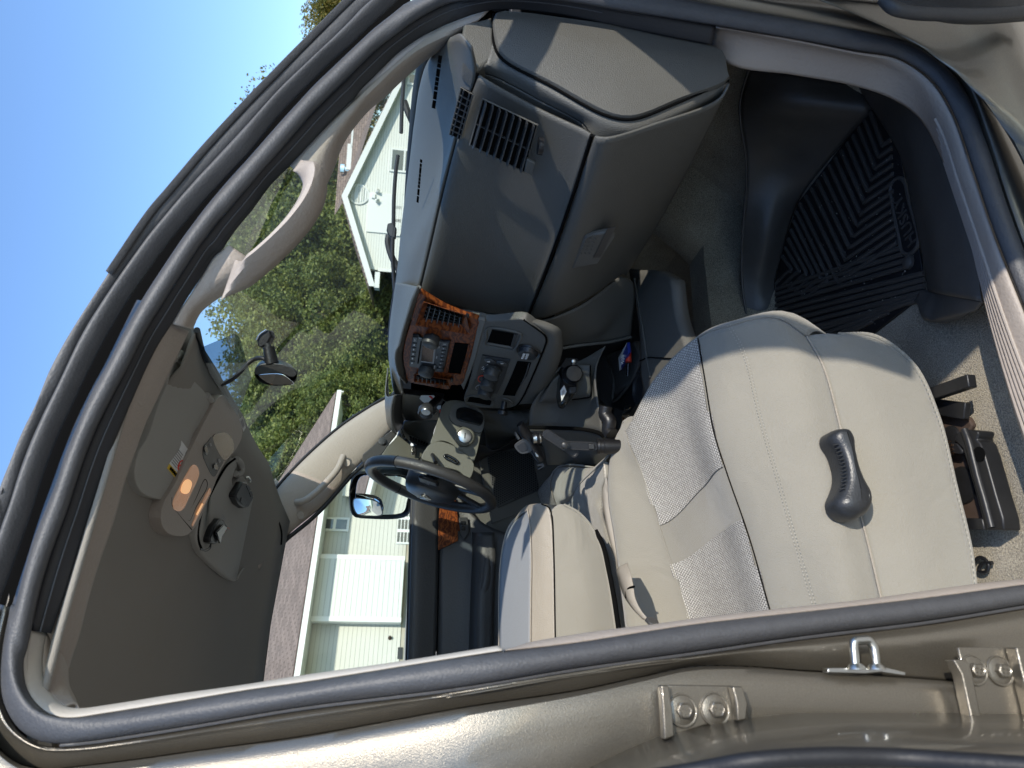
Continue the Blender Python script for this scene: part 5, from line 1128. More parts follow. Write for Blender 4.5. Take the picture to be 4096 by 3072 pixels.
dr1 = T('V', 'Z', [(545,540,-.48),(515,450,-.455),(502,400,-.45),(520,318,-.455)])
dr2 = T('V', 'Z', [(600,530,-.47),(620,450,-.44),(600,330,-.44),(560,280,-.45)])
dr3 = T('V', 'Z', [(640,560,-.49),(700,420,-.46),(800,310,-.46),(790,287,-.47)])
ds = loft('driver_seat', [dr1, dr2, dr3], M['seat'], truck, nu=24, nv=8, thick=.01)
loft('woven_insert', [dr0, [a.lerp(b, .5)+Vector((0, 0, .004)) for a, b in zip(dr0, dr1)], dr1], M['weave'], ds, nu=24, nv=6)
loft('driver_seat_front', [T('V', 'Z', [(515,318,-.455),(560,280,-.45),(640,268,-.45),(790,287,-.47)]), T('V', 'Z', [(520,316,-.48),(565,276,-.48),(640,264,-.48),(800,286,-.5)]), T('V', 'Z', [(560,316,-.55),(600,290,-.58),(700,280,-.6),(830,290,-.6)])], M['seat'], ds, nu=24, nv=4)
tube('seat_seam', [p+Vector((0, 0, .002)) for p in dr1], .0015, M['webbing'], ds, n=24)
bl = T('V', 'Z', [(975,925,-.485),(985,990,-.475),(1000,1080,-.475),(1035,1170,-.485),(1090,1240,-.50),(1140,1300,-.515)])
br_ = T('V', 'Z', [(1020,915,-.50),(1040,990,-.49),(1055,1075,-.485),(1065,1140,-.49),(1105,1225,-.505),(1150,1290,-.52)])
bl = T('V', 'Z', [(940,965,-.45),(948,1000,-.445),(970,1080,-.445),(1000,1150,-.445),(1060,1230,-.45),(1120,1290,-.46)])
br_ = T('V', 'Z', [(1012,915,-.455),(1035,990,-.445),(1052,1070,-.445),(1062,1140,-.445),(1100,1225,-.45),(1152,1290,-.46)])
belt = finish('seat_belt', grid_bm([catmull(bl, 30), [a.lerp(b, .5)+Vector((0, 0, .004)) for a, b in zip(catmull(bl, 30), catmull(br_, 30))], catmull(br_, 30)]), M['webbing'], truck, thick=.0015)
tube('belt_fold', T('V', 'Z', [(1055,1072,-.443),(1020,1085,-.442),(1004,1110,-.442),(1003,1150,-.442)]), .0022, M['seam'], belt, n=12)
prism('belt_buckle', T('V', 'Z', [(1118,1298),(1135,1272),(1158,1318),(1150,1330)], -.455), (0, 0, -.02), M['doorpanel'], belt, bevel=.003)
# seat track and rusty floor bracket
Zf = -.90
tr = prism('seat_track', T('U', 'Z', [(455,905),(530,865),(645,878),(650,910),(632,950),(665,985),(700,1080),(740,1220),(790,1400),(850,1600),(860,1700),(700,1700),(640,1450),(560,1160),(520,1030),(450,960)], Zf), (0, 0, -.03), M['blackmetal'], seat, bevel=.003)
tube('track_fold', T('U', 'Z', [(535,868),(570,960),(610,1120),(650,1280),(700,1450),(760,1680)], Zf+.001), .006, M['blackmetal'], tr, n=30)
lathe('track_hole', T('U', 'Z', [(655,1072)], Zf+.0015)[0], (0, 0, 1), [(-.001, .012), (.0005, .012)], M['seam'], tr, 24)
prism('floor_bracket', T('U', 'Z', [(300,740),(560,760),(600,830),(560,900),(500,1000),(540,1150),(620,1400),(700,1700),(540,1700),(430,1200),(350,900)], Zf-.02), (0, 0, -.01), M['rust'], seat, bevel=.003)
for x, y, s in ((520,1330,.032), (430,930,.02)):
    lathe('bracket_boss', T('U', 'Z', [(x, y)], Zf-.02)[0], (0, 0, 1), [(0, s), (.004, s*.95), (.006, s*.7)], M['blackmetal'], seat, 32)
prism('seat_riser', T('U', 'Z', [(375,980),(470,980),(520,1045),(510,1070),(400,1060)], Zf), (0, 0, -.02), M['blackmetal'], seat, bevel=.002)
prism('seat_riser', T('U', 'Z', [(535,1600),(680,1605),(700,1700),(550,1700)], Zf+.002), (0, 0, -.02), M['blackmetal'], seat, bevel=.002)
text('track_stamp', '5029', T('U', 'Z', [(420,1018)], Zf+.001)[0], (1, 0, 0), (0, 1, 0), .014, M['coin'], seat)
q = T('U', 'Z', [(245,585),(600,462)], Zf+.01)
box('seat_rail', (q[0]+q[1])/2, (q[1]-q[0])/2, (q[1]-q[0]).cross(Vector((0, 0, 1))).normalized()*.011, (0, 0, .008), M['blackmetal'], seat, bevel=.002)
q = T('U', 'Z', [(280,675),(560,715)], Zf-.01)
box('seat_rail', (q[0]+q[1])/2, (q[1]-q[0])/2, (q[1]-q[0]).cross(Vector((0, 0, 1))).normalized()*.014, (0, 0, .006), M['blackmetal'], seat, bevel=.002)
cable = T('K', 'Z', [(1300,920),(1310,885),(1330,870),(1350,880),(1362,900),(1350,925),(1325,920),(1335,895),(1375,890)], -.93)
tube('seat_cable', cable, .003, M['black'], seat, n=40)

# ---- rubber floor mat
zm = -.935
fm = thing('floor_mat', 'ribbed black rubber floor mat in the passenger footwell', 'floor mat')
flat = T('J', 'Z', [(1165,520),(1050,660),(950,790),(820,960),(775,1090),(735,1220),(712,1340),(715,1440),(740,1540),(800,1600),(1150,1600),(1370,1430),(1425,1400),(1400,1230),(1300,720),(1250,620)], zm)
prism('rib_shade_floor', flat, (0, 0, -.006), M['sealb'], fm, bevel=.001)  # same rubber as the ribs; black puts the groove shade into the colour
mt0 = T('J', 'X', [(590,335,1.30),(548,470,1.26),(546,560,1.24),(576,800,1.19)])
loft('mat_flap', [T('J', 'X', [(590,320,1.30),(546,480,1.27),(546,560,1.24),(576,800,1.17)])+T('J', 'Z', [(556,1150,-.83),(556,1350,-.85),(580,1520,-.87),(640,1600,-.88)]),
      T('J', 'X', [(760,340,1.24),(700,480,1.20),(690,620,1.19),(720,800,1.16)])+T('J', 'Z', [(680,1100,-.87),(640,1350,-.89),(650,1500,-.90),(700,1600,-.90)]),
      T('J', 'Z', [(1110,405,zm+.02),(1170,515,zm),(1050,660,zm),(820,960,zm),(745,1200,zm),(710,1350,zm),(718,1450,zm),(770,1600,zm)])], M['mat'], fm, nu=60, nv=9, thick=.005)
tube('flap_edge', T('J', 'X', [(590,320,1.30),(546,480,1.27),(546,560,1.24),(576,800,1.17)])+T('J', 'Z', [(556,1150,-.83),(556,1350,-.85),(580,1520,-.87)]), .0035, M['mat'], fm, n=60)
rim = T('J', 'Z', [(1105,412,-.90),(1170,515,-.925),(1250,640,-.925),(1310,760,-.925),(1360,980,-.925),(1410,1230,-.925),(1435,1380,-.925)])
loft('mat_rim', [rim, T('J', 'Z', [(1110,410,-.87),(1260,470,-.88),(1340,600,-.88),(1400,790,-.88),(1450,1000,-.88),(1500,1200,-.88),(1525,1400,-.88)]),
      T('J', 'Z', [(1112,408,-.86),(1320,478,-.865),(1395,508,-.865),(1455,600,-.87),(1560,870,-.875),(1655,1180,-.875),(1692,1430,-.875)]),
      T('J', 'Z', [(1112,400,-.87),(1325,470,-.88),(1400,500,-.88),(1465,600,-.885),(1570,870,-.89),(1665,1180,-.89),(1700,1435,-.89)])], M['mat'], fm, nu=60, nv=7, thick=.005)
loft('mat_rim', [T('J', 'Z', [(1370,1430,-.925),(1400,1380,-.925),(1435,1375,-.925),(1560,1400,-.88),(1692,1430,-.875)]), T('J', 'Z', [(1385,1440,-.92),(1412,1500,-.90),(1455,1515,-.90),(1580,1495,-.885),(1665,1475,-.885)]), T('J', 'Z', [(1388,1445,-.93),(1410,1510,-.92),(1455,1528,-.92),(1590,1510,-.90),(1690,1440,-.89)])], M['mat'], fm, nu=30, nv=6)
# rib pattern moulded in the mat
def J(x, y): return T('J', 'Z', [(x, y)], zm+.0015)[0]
bm = bmesh.new(); lp2 = lambda a, b, t: (a[0]+(b[0]-a[0])*t, a[1]+(b[1]-a[1])*t)
def rib(pts, r=.0058): tube_bm(catmull([J(*p) for p in pts], 26), r, 0, 6, bm, flat=.8, up=(0, 0, 1))
for k in range(13):
    t = k/12; s_ = lp2((1165,535), (828,965), t); v = lp2((1222,690), (1012,1340), t); e_ = lp2((1262,662), (1290,1150), t)
    v0 = lp2(v, s_, .04); v1 = lp2(v, e_, .08); rib([s_, lp2(s_, v, .5), v0, (v[0]+2, v[1]+2), v1, lp2(v, e_, .5), e_])
for k in range(6):
    t = (k+1)/6; s_ = lp2((828,965), (745,1215), t); v = lp2((1000,1330), (790,1275), t); v2 = lp2((940,1360), (715,1330+5*k), t)
    e2 = lp2((900,1420), (714,1345), t); rib([s_, lp2(s_, v, .6), lp2(s_, v, .95), (v[0], v[1]+8), lp2(v, e2, .15), e2])
for k in range(13):
    y0 = 1370+k*26; x0 = 716 if y0 < 1500 else 730+(y0-1500)*.7; e_ = (1310+8*k if k < 4 else 1420, 1175+k*30) if k < 9 else (1400-(k-9)*75, 1400+(k-9)*40)
    rib([(x0, y0), lp2((x0, y0), e_, .5), e_])
finish('mat_rib', bm, M['mat'], fm)['kind'] = 'stuff'
bd = catmull([J(*p) for p in [(1262,880),(1290,845),(1325,860),(1350,960),(1392,1120),(1388,1165),(1350,1205),(1318,1195),(1300,1120),(1268,960)]], 50, True)
bdg = tube('mat_badge', bd, .0045, M['mat'], fm, n=0, closed=True, segs=8)
prism('badge_plate', [p*.9985 for p in bd], (0, 0, -.003), M['sealb'], bdg, bevel=0)
c_ = J(1332,1045); c_.z += .002
text('badge_lettering', 'HUSKY', c_, (1, .10, 0), (-.1, 1, 0), .038, M['mat'], bdg, .0016)
c_ = J(1362,985); c_.z += .002
text('badge_lettering', 'liners', c_, (1, .10, 0), (-.1, 1, 0), .014, M['mat'], bdg, .001)
lathe('mat_hook', J(1348,1245), (0, 0, 1), [(0, .014), (.006, .013), (.01, .008)], M['mat'], fm, 24)
# crumbs and hairs
bm = bmesh.new(); rr_ = random.Random(3)
for k in range(130):
    x, y = rr_.uniform(730, 1400), rr_.uniform(620, 1580)
    p = J(x, y); s = rr_.uniform(.0005, .0012); p.z += .004
    if inside(p.x, p.y, [(v.x, v.y) for v in flat]): box_bm(p, (s, s*.3, 0), (-s*.3, s*.6, 0), (0, 0, s*.5), bm)
cb = finish('crumbs', bm, M['stitch'], None, smooth=False); cb['kind'] = 'stuff'
bm = bmesh.new()
for k in range(60):
    p = Vector((rr_.uniform(.1, .9), rr_.uniform(.9, 1.15), -.938)); a = rr_.uniform(0, 6.28); l_ = rr_.uniform(.01, .03)
    tube_bm(catmull([p, p+Vector((math.cos(a)*l_, math.sin(a)*l_, .004)), p+Vector((math.cos(a+.6)*l_*1.6, math.sin(a+.6)*l_*1.6, 0))], 8), .00028, 0, 3, bm)
finish('loose_hairs', bm, M['stitch'], None)['kind'] = 'stuff'

# ---- under the roof: visors, overhead console, mirrors, remotes
def ZR(c, pts, dz=0):
    out = []
    for p in pts:
        d = ray(c, p[0], p[1]); z = .47
        for k in range(20): q = d*(z/d.z); z = zr(min(max(q.y, .95), 2.35))-dz-(.06*max(0, q.x-hfront(min(max(q.y, .95), 2.35))+.35))
        out.append(d*(z/d.z))
    return out
def pad(name, c, outl, dz, t, m, par, r=.008, n=60):
    P_ = catmull(ZR(c, outl, dz), n, True); o = prism(name, P_, (0, 0, t), M[m], par, bevel=r, segs=4); return o
pvis = pad('sun_visor', 'H', [(672,58),(700,40),(760,110),(830,195),(835,240),(770,330),(740,420),(700,540),(660,590),(620,590),(560,560),(535,500),(545,420),(590,340),(630,220),(665,130)], .022, .018, 'visor', truck)
tube('visor_rod', ZR('H', [(690,35),(715,15),(718,30),(700,60)], .02), .008, M['visor'], pvis, n=16)
tube('visor_rod', ZR('H', [(820,180),(838,210),(835,240),(800,300),(812,320)], .02), .008, M['visor'], pvis, n=16)
def label(c, cor, dz, par):
    a, b_, d_, e_ = ZR(c, cor, dz)   # a..b along the yellow end
    o = prism('visor_label', [a, b_, d_, e_], (0, 0, .0006), M['white'], par, bevel=0)
    L2 = lambda u, v: a.lerp(b_, u).lerp(e_.lerp(d_, u), v)+Vector((0, 0, -.0006))
    prism('label_header', [L2(0, 0), L2(1, 0), L2(1, .16), L2(0, .16)], (0, 0, .0004), M['yellow'], o, bevel=0)
    text('label_lettering', 'WARNING', L2(.5, .08)+Vector((0, 0, -.001)), (b_-a), -(e_-a).normalized()*-1 if False else (a-e_), .0105, M['seam'], o)
    for k in range(7):
        v = .24+.075*k
        prism('label_text', [L2(.08, v), L2(.62, v), L2(.62, v+.03), L2(.08, v+.03)], (0, 0, .0003), M['greyprint'], o, bevel=0)
    cc = [L2(.80+.16*math.cos(q), .42+.15*math.sin(q)) for q in [2*math.pi*k/24 for k in range(24)]]
    tube('prohibition_ring', cc, .0016, M['red'], o, n=0, closed=True, segs=6)
    tube('prohibition_bar', [cc[3], cc[15]], .0014, M['red'], o, n=3, segs=6)
    prism('label_code', [L2(.72, .80), L2(.95, .80), L2(.95, .93), L2(.72, .93)], (0, 0, .0003), M['greyprint'], o, bevel=0)
label('N', [(38,382),(120,478),(243,235),(167,138)], .0232, pvis)
oc = pad('overhead_console', 'H', [(870,185),(900,185),(940,240),(958,290),(962,340),(940,390),(880,470),(830,590),(790,680),(750,730),(700,738),(655,715),(638,670),(645,620),(700,520),(760,390),(820,270)], .030, .028, 'garnish', truck, .014, 80)
def onpad(name, c, pts, dz, t, m, par, r=.001, sm=0):
    P_ = ZR(c, pts, dz); P_ = catmull(P_, sm, True) if sm else P_
    return prism(name, P_, (0, 0, t), M[m], par, bevel=r)
onpad('switch_panel', 'N', [(365,190),(400,150),(440,105),(480,170),(545,310),(500,400),(465,455),(440,445),(385,340),(358,255)], .0315, .003, 'darkgrey', oc, .001, 40)
onpad('conversation_mirror', 'N', [(445,105),(500,70),(560,68),(610,110),(632,170),(632,220),(600,270),(548,312)], .0315, .002, 'dimmirror', oc, .0008, 40)
for q in ([(370,190),(395,180),(412,240),(395,272),(372,230)], [(455,350),(480,335),(500,380),(485,405),(455,385)]): onpad('console_button', 'N', q, .034, .004, 'gloss', oc, .002)
for q in ([(415,165),(430,160),(440,185),(425,190)], [(490,305),(505,298),(518,325),(503,335)]): onpad('console_mark', 'N', q, .0328, .001, 'greyprint', oc, 0)
M['lamp'] = mat('lit_map_lamp_lens', (.8, .5, .3), .3, bump=('noise', 300, .4), emit=((1, .52, .22), .3))
M['lampoff'] = mat('map_lamp_lens', (.45, .30, .22), .25, bump=('noise', 300, .4), emit=((1, .5, .25), .07))
la = onpad('map_lamp', 'N', [(300,355),(325,400),(325,450),(260,600),(190,740),(155,765),(100,735),(95,680),(150,560),(220,430),(265,360)], .0325, .006, 'lampoff', oc, .002, 50)
onpad('lamp_bulb', 'N', [(225,480),(262,520),(240,590),(200,610),(165,580),(180,520)], .034, .001, 'lamp', la, .0003, 24)
for k in range(8): onpad('lens_rib', 'N', [(120+k*6, 690-k*13), (200+k*5, 730-k*13), (201+k*5, 727-k*13), (121+k*6, 687-k*13)], .0335, .001, 'lampoff', la, 0)
onpad('map_lamp', 'N', [(425,555),(430,590),(350,750),(270,900),(265,880),(330,740),(390,610)], .0325, .004, 'lampoff', oc, .001)
onpad('lamp_bulb', 'N', [(352,690),(362,700),(310,800),(300,790)], .034, .001, 'lamp', oc, .0003)
tube('console_groove', ZR('N', [(380,480),(397,520),(390,560),(300,720),(240,845),(218,825),(225,790),(300,640),(360,500)], .0305), .0008, M['seam'], oc, n=60, closed=True, segs=6)
tube('console_groove', ZR('N', [(80,640),(80,700),(150,800),(258,925)], .0305), .001, M['seam'], oc, n=30, segs=6)
dvis = pad('sun_visor', 'N', [(632,290),(665,350),(640,420),(618,500),(635,545),(700,440),(735,470),(780,560),(880,800),(893,860),(885,960),(940,1100),(935,1180),(900,1290),(800,1400),(720,1412),(600,1360),(400,1190),(320,1070),(300,940),(340,780),(430,600),(560,370)], .024, .020, 'visor', truck, .010, 90)
tube('visor_piping', ZR('N', [(640,300),(560,370),(430,600),(345,780),(318,900),(312,960),(320,1030),(345,1100)], .024), .003, M['seam'], dvis, n=40)
tube('visor_rod', ZR('N', [(650,300),(690,340),(700,400),(670,440),(640,430)], .02), .009, M['visor'], dvis, n=20)
tube('visor_crease', ZR('N', [(885,960),(800,1130),(700,1290),(660,1360)], .0245), .0025, M['visor'], dvis, n=20)
label('N', [(460,890),(555,1040),(640,880),(548,730)], .0252, dvis)
rm = thing('garage_remote', 'black garage door remote with two buttons clipped on the driver visor', 'remote control')
onpad('remote_case', 'N', [(715,502),(745,505),(800,610),(808,640),(760,730),(725,735),(680,700),(650,635),(660,600)], .045, .02, 'black', rm, .004)
for q in ([(745,540),(765,532),(785,575),(765,590)], [(770,598),(790,585),(803,625),(785,640)]): onpad('remote_button', 'N', q, .047, .003, 'darkgrey', rm, .001)
onpad('remote_button', 'N', [(700,640),(735,660),(755,690),(722,715),(690,680)], .047, .002, 'darkgrey', rm, .001)
tube('visor_clip', ZR('N', [(735,470),(760,462),(778,500),(765,505)], .03), .003, M['metal'], rm, n=12)
sg = thing('sunglasses_clip', 'black glasses holder clipped over the driver visor label with a thin cord', 'glasses holder')
onpad('holder_body', 'N', [(515,828),(545,840),(580,900),(575,925),(540,960),(510,1040),(470,1055),(425,1040),(425,1000),(460,900)], .042, .018, 'black', sg, .005)
onpad('holder_lip', 'N', [(480,950),(545,880),(580,905),(530,985),(515,1050)], .05, .006, 'gloss', sg, .002)
tube('holder_cord', ZR('N', [(430,1040),(415,1080),(380,1100),(335,1095)], .036), .0012, M['black'], sg, n=20)
tube('holder_cord', ZR('N', [(430,1045),(425,1085),(390,1115),(335,1100)], .036), .0012, M['black'], sg, n=20)
# grab mould line in the headliner beside the window
tube('headliner_edge', T('N', 'V', [(915,710),(980,760),(1030,860),(1055,960),(1050,1060)], -.07), .0025, M['seam'], truck, n=30)

# rear view mirror hanging from the glass, with cable and camera
mr = thing('rear_view_mirror', 'black oval rear view mirror hanging on its windscreen arm', 'mirror')
mo_ = catmull(T('B', 'F', [(405,375),(412,345),(440,326),(500,322),(560,330),(605,350),(622,375),(618,410),(600,430),(560,436),(480,434),(430,415)], 1.63), 50, True)
mc = sum(mo_, Vector())/50
bm = bmesh.new(); rws = [[p.lerp(mc, .0)+FW*.0 for p in mo_], [p+FW*.0-UI*0 for p in mo_], [p.lerp(mc, .12)+FW*.03+Vector((.012, 0, .012)) for p in mo_], [p.lerp(mc, .5)+FW*.045+Vector((.02, 0, .02)) for p in mo_], [p.lerp(mc, .99)+FW*.05+Vector((.02, 0, .02)) for p in mo_]]
grid_bm([r+[r[0]] for r in rws], bm); finish('mirror_housing', bm, M['black'], mr)
fr_ = catmull(T('B', 'F', [(405,375),(412,345),(440,326),(500,322),(560,330),(605,350),(622,375),(600,395),(545,378),(480,378),(425,384)], 1.628), 40, True)
prism('housing_front', fr_, FW*.01, M['black'], mr, bevel=.004, segs=3)
prism('mirror_face', catmull(T('B', 'F', [(425,384),(450,378),(545,378),(575,395),(608,428),(560,432),(490,430),(455,412)], 1.627), 40, True), FW*.003, M['mirror'], mr, bevel=.001)
tube('mirror_arm', T('B', 'F', [(495,325,1.64),(485,280,1.64),(478,240,1.64)]), lambda t: .016-.003*t, M['black'], mr, n=12)
tube('mirror_stem', T('B', 'F', [(478,240,1.64),(470,222,1.64)]), .007, M['darkgrey'], mr, n=6)
prism('mirror_mount', T('B', 'F', [(415,200),(430,175),(465,150),(485,155),(492,185),(470,228),(440,245),(420,235)], 1.64), FW*.03, M['black'], mr, bevel=.004)
tube('mount_chrome', T('B', 'F', [(416,205),(430,178),(466,152)], 1.637), .002, M['chrome'], mr, n=16)
tube('mirror_cable', T('B', 'F', [(475,312,1.64),(450,298,1.64),(405,302,1.66),(370,325,1.66),(335,365,1.65),(290,405,1.64),(235,432,1.62)]), .0052, M['sealb'], mr, n=60)

# ---- wipers outside
def wiper(pts, arm, joint=None, par=truck):
    P_ = T('C', 'F', pts, 2.35); w_ = tube('wiper', P_, .011, M['sealb'], par, n=40, flat=.6, segs=8)
    tube('wiper_arm', T('C', 'F', arm, 2.4), .011, M['sealb'], w_, n=16, segs=8)
    if joint: prism('wiper_joint', T('C', 'F', joint, 2.34), FW*.02, M['black'], w_, bevel=.004)
wiper([(680,860),(668,950),(658,1100),(655,1250),(650,1380),(655,1500),(665,1640)], [(630,1300),(625,1340),(650,1430),(680,1480),(695,1540)], [(622,1235),(650,1230),(670,1260),(665,1320),(630,1310),(615,1275)])
wiper([(714,380),(708,500),(702,600),(698,735)], [(715,560),(735,620),(765,690),(775,740)])

# ---- open front passenger door, hinged at the front, seen at the picture's top right corner
fd = thing('front_door', 'open passenger door', 'door')
bpy.data.objects.remove(fd)
dn = []
a_ = T('J', 'Y', [(1180,-60),(1225,8),(1300,45),(1370,68),(1500,92),(1600,106),(1750,108),(1891,98),(2000,90)], .70)
d_dir = Vector((-.31, -.95, 0)).normalized()
loft('front_door', [a_, [p+Vector((.01, -.01, .005)) for p in a_], [p+Vector((.02, -.04, .05)) for p in a_], [p+Vector((.03, -.08, .08)) for p in a_]], M['doorpanel'], truck, nu=50, nv=6, thick=.02)
fdo = sc.objects['front_door']
tube('door_pocket_edge', T('J', 'Y', [(1225,-10),(1270,35),(1360,58),(1490,66),(1700,70),(1891,58)], .67), .010, M['doorpanel'], fdo, n=40)
hx0, hy0 = 1.13, .70
Dp = lambda s, z: Vector((hx0+d_dir.x*s, hy0+d_dir.y*s, z))
dq = d_dir.cross(Vector((0, 0, 1)))
pnl = prism_bm([Dp(.10, -.62), Dp(.06, -.05), Dp(.96, -.03), Dp(.96, -.80), Dp(.3, -.84)], dq*(-.10 if dq.x < 0 else .10))
finish('door_shell', pnl, M['paint'], fdo, bevel=.02)
tube('door_window_frame', [Dp(.06, -.05), Dp(.30, .14), Dp(.50, .33), Dp(.58, .38), Dp(.66, .39), Dp(.74, .33), Dp(.85, .15), Dp(.94, -.03)], .03, M['sealb'], fdo, n=50)
# ================================================================== HOUSES AND TREES
dA = Vector((math.sin(R(72.5)), math.cos(R(72.5)), 0)); nA = Vector((dA.y, -dA.x, 0))   # along the wall, and out of it towards us
pA = ray('A', 833, 1280)*17.7
def WA(c, pts, off=0): return TP(c, pts, pA, nA, off)
hA = thing('ranch_house', 'long cream sided ranch house with a brown shingle roof beside the driver window', 'house')
def locx(p): return (p-pA).dot(dA)
def A3(s, o, z): return pA+dA*s+nA*o+Vector((0, 0, z-pA.z))
def wallbox(name, s0, s1, z0, z1, o, t, m, par, b=.0):
    c = A3((s0+s1)/2, o-t/2, (z0+z1)/2); return box(name, c, dA*(s1-s0)/2, nA*t/2, (0, 0, (z1-z0)/2), M[m], par, bevel=b)
def sz(c, x, y, off=0):
    p = WA(c, [(x, y)], off)[0]; return locx(p), p.z
zb = sz('A', 833, 1280)[1]; ze = sz('A', 378, 1278)[1]; zg = sz('A', 350, 1278, .5)[1]
sl_, sr_ = -34, sz('A', 545, 195, .6)[0]
bump = .35
wallbox('wall', sl_, sr_-.45, zb-.02, ze+.35, -bump, .2, 'siding', hA)
s0, s1 = sz('A', 600, 1277)[0], sz('A', 640, 983)[0]
wallbox('bay_wall', min(s0, s1), max(s0, s1), zb, ze+.02, 0, bump, 'sidingw', hA)
for s_ in (s0, s1): wallbox('corner_post', s_-.06, s_+.06, zb-.01, ze+.02, .012, .12, 'trimwhite', hA)
wallbox('foundation', sl_, sr_-.5, zb-1.2, zb-.02, -bump-.03, .2, 'concrete', hA)
# garage at the left: lighter siding next to the bay already; window, lattice, vents
def rect(c, pts, off): 
    q = [sz(c, *p, off) for p in pts]; return min(a for a, b in q), max(a for a, b in q), min(b for a, b in q), max(b for a, b in q)
a, b, z0, z1 = rect('A', [(455,795),(590,798),(585,862)], -bump+.02)
wn = wallbox('window', a, b, z0, z1, -bump+.05, .05, 'trimwhite', hA)
m_ = (z0+z1)/2
for q0, q1 in ((z0+.06, m_-.04), (m_+.04, z1-.06)): wallbox('pane', a+.06, b-.06, q0, q1, -bump+.056, .01, 'pane', wn)
a, b, z0, z1 = rect('A', [(825,740),(895,740),(895,920),(825,918)], .2)
lt = wallbox('porch_screen', a, b, z0, z1, .2, .04, 'trimwhite', hA)
for i in range(3):
    for j in range(5): wallbox('lattice_gap', a+(b-a)*(i+.12)/3, a+(b-a)*(i+.88)/3, z0+(z1-z0)*(j+.12)/5, z0+(z1-z0)*(j+.88)/5, .204, .004, 'pane', lt)
a, b, z0, z1 = rect('A', [(820,1408),(840,1408),(840,1465)], -bump+.02)
wallbox('foundation_vent', a, b, z0, z1, -bump+.0, .04, 'darkgrey', hA)
p_ = WA('A', [(782,1365)], -bump+.03)[0]; lathe('hose_tap', p_, nA, [(-.05, .05), (.05, .04), (.09, .015)], M['rust'], hA, 12)
# roof: eave overhang, gutter, slope up and away, rake at the right end
ov = .55; zev = sz('A', 368, 1278, ov)[1]
e0, e1 = A3(sl_-.4, ov, zev), A3(sr_, ov, zev); rise = .42; run = 7.2
r0, r1 = A3(sl_-.4, ov-run, zev+run*rise), A3(sr_, ov-run, zev+run*rise)
bm = bmesh.new(); V = [bm.verts.new(p) for p in (e0, e1, r1, r0)]; f = bm.faces.new(V)
b2_ = A3(sr_, ov-2*run, zev); b3_ = A3(sl_-.4, ov-2*run, zev); V2 = [bm.verts.new(p) for p in (r0, r1, b2_, b3_)]; f2 = bm.faces.new(V2)
uvl = bm.loops.layers.uv.new('UVMap'); Ls = (e1-e0).length; Hs = (r1-e1).length
for ff, uu in ((f, ((0, 0), (Ls, 0), (Ls, Hs), (0, Hs))), (f2, ((0, 0), (Ls, 0), (Ls, Hs), (0, Hs)))):
    for lo_, u in zip(ff.loops, uu): lo_[uvl].uv = u
me = bpy.data.meshes.new('roof'); bm.to_mesh(me); bm.free(); ro = bpy.data.objects.new('roof', me); sc.collection.objects.link(ro); me.materials.append(M['shingle']); ro.parent = hA
md = ro.modifiers.new('s', 'SOLIDIFY'); md.thickness = .08; md.offset = 0
wallbox('soffit', sl_-.4, sr_, zev-.12, zev-.10, ov-.02, ov+.2+bump, 'trimwhite', hA)
wallbox('gutter', sl_-.4, sr_, zev-.14, zev-.01, ov+.10, .11, 'trimwhite', hA)
for k in (0, 1):
    q = [e1, r1][k]
box('rake_board', (e1+r1)/2+dA*.03-Vector((0, 0, .10)), (r1-e1)/2, dA*.02, Vector((0, 0, .09)), M['trimwhite'], hA, bevel=0)
finish('gable_wall', prism_bm([A3(sr_-.5, -bump, zev), A3(sr_-.5, ov-run, zev+(run-ov)*rise), A3(sr_-.5, ov-2*run+1, zev), A3(sr_-.5, ov-2*run+1, zb-1), A3(sr_-.5, -bump, zb-1)], -dA*.1), M['siding'], hA)
p0, p1 = WA('A', [(600,322)], .1)[0], WA('A', [(600,400)], .1)[0]
wallbox('side_gate', locx(p0)-2.6, locx(p0)+.2, p0.z-2.2, p0.z, .0, .05, 'siding', hA)

# second house: gable end facing the truck
rb_ = ray('D', 740, 430); zB = 36; apex = rb_*zB
hv = Vector((rb_.x, rb_.y, 0)).normalized(); perp = Vector((hv.y, -hv.x, 0)); an = R(20)
dB = (perp*math.cos(an)+hv*math.sin(an)).normalized(); nB = Vector((dB.y, -dB.x, 0))
def WB(c, pts, off=0): return TP(c, pts, apex, nB, off)
def B3(s, o, z): return apex+dB*s+nB*o+Vector((0, 0, z))
def sB(c, x, y, off=0):
    p = WB(c, [(x, y)], off)[0]; return (p-apex).dot(dB), p.z-apex.z
hB = thing('gable_house', 'pale sided house with a white edged gable and round vent beyond the windscreen', 'house')
le = sB('C', 545, 1588, .3); re = sB('C', 600, 560, .3); slope = (abs(le[1]/le[0])+abs(re[1]/re[0]))/2
wl0, wr0 = sB('C', 565, 1492)[0], 9.5
L0_, R0_ = le[0], 10.0; eL = -abs(L0_)*slope; eR = -R0_*slope
wallp = [B3(wl0, 0, wl0*slope-.15), B3(0, 0, -.15), B3(wr0, 0, -wr0*slope-.15), B3(wr0, 0, -9), B3(wl0, 0, -9)]
finish('wall', prism_bm(wallp, -nB*.3), M['sidingw'], hB, smooth=False)
for s_ in (wl0,): box('corner_post', B3(s_, .03, -5.2), dB*.08, nB*.04, (0, 0, 3.2), M['trimwhite'], hB, bevel=0)
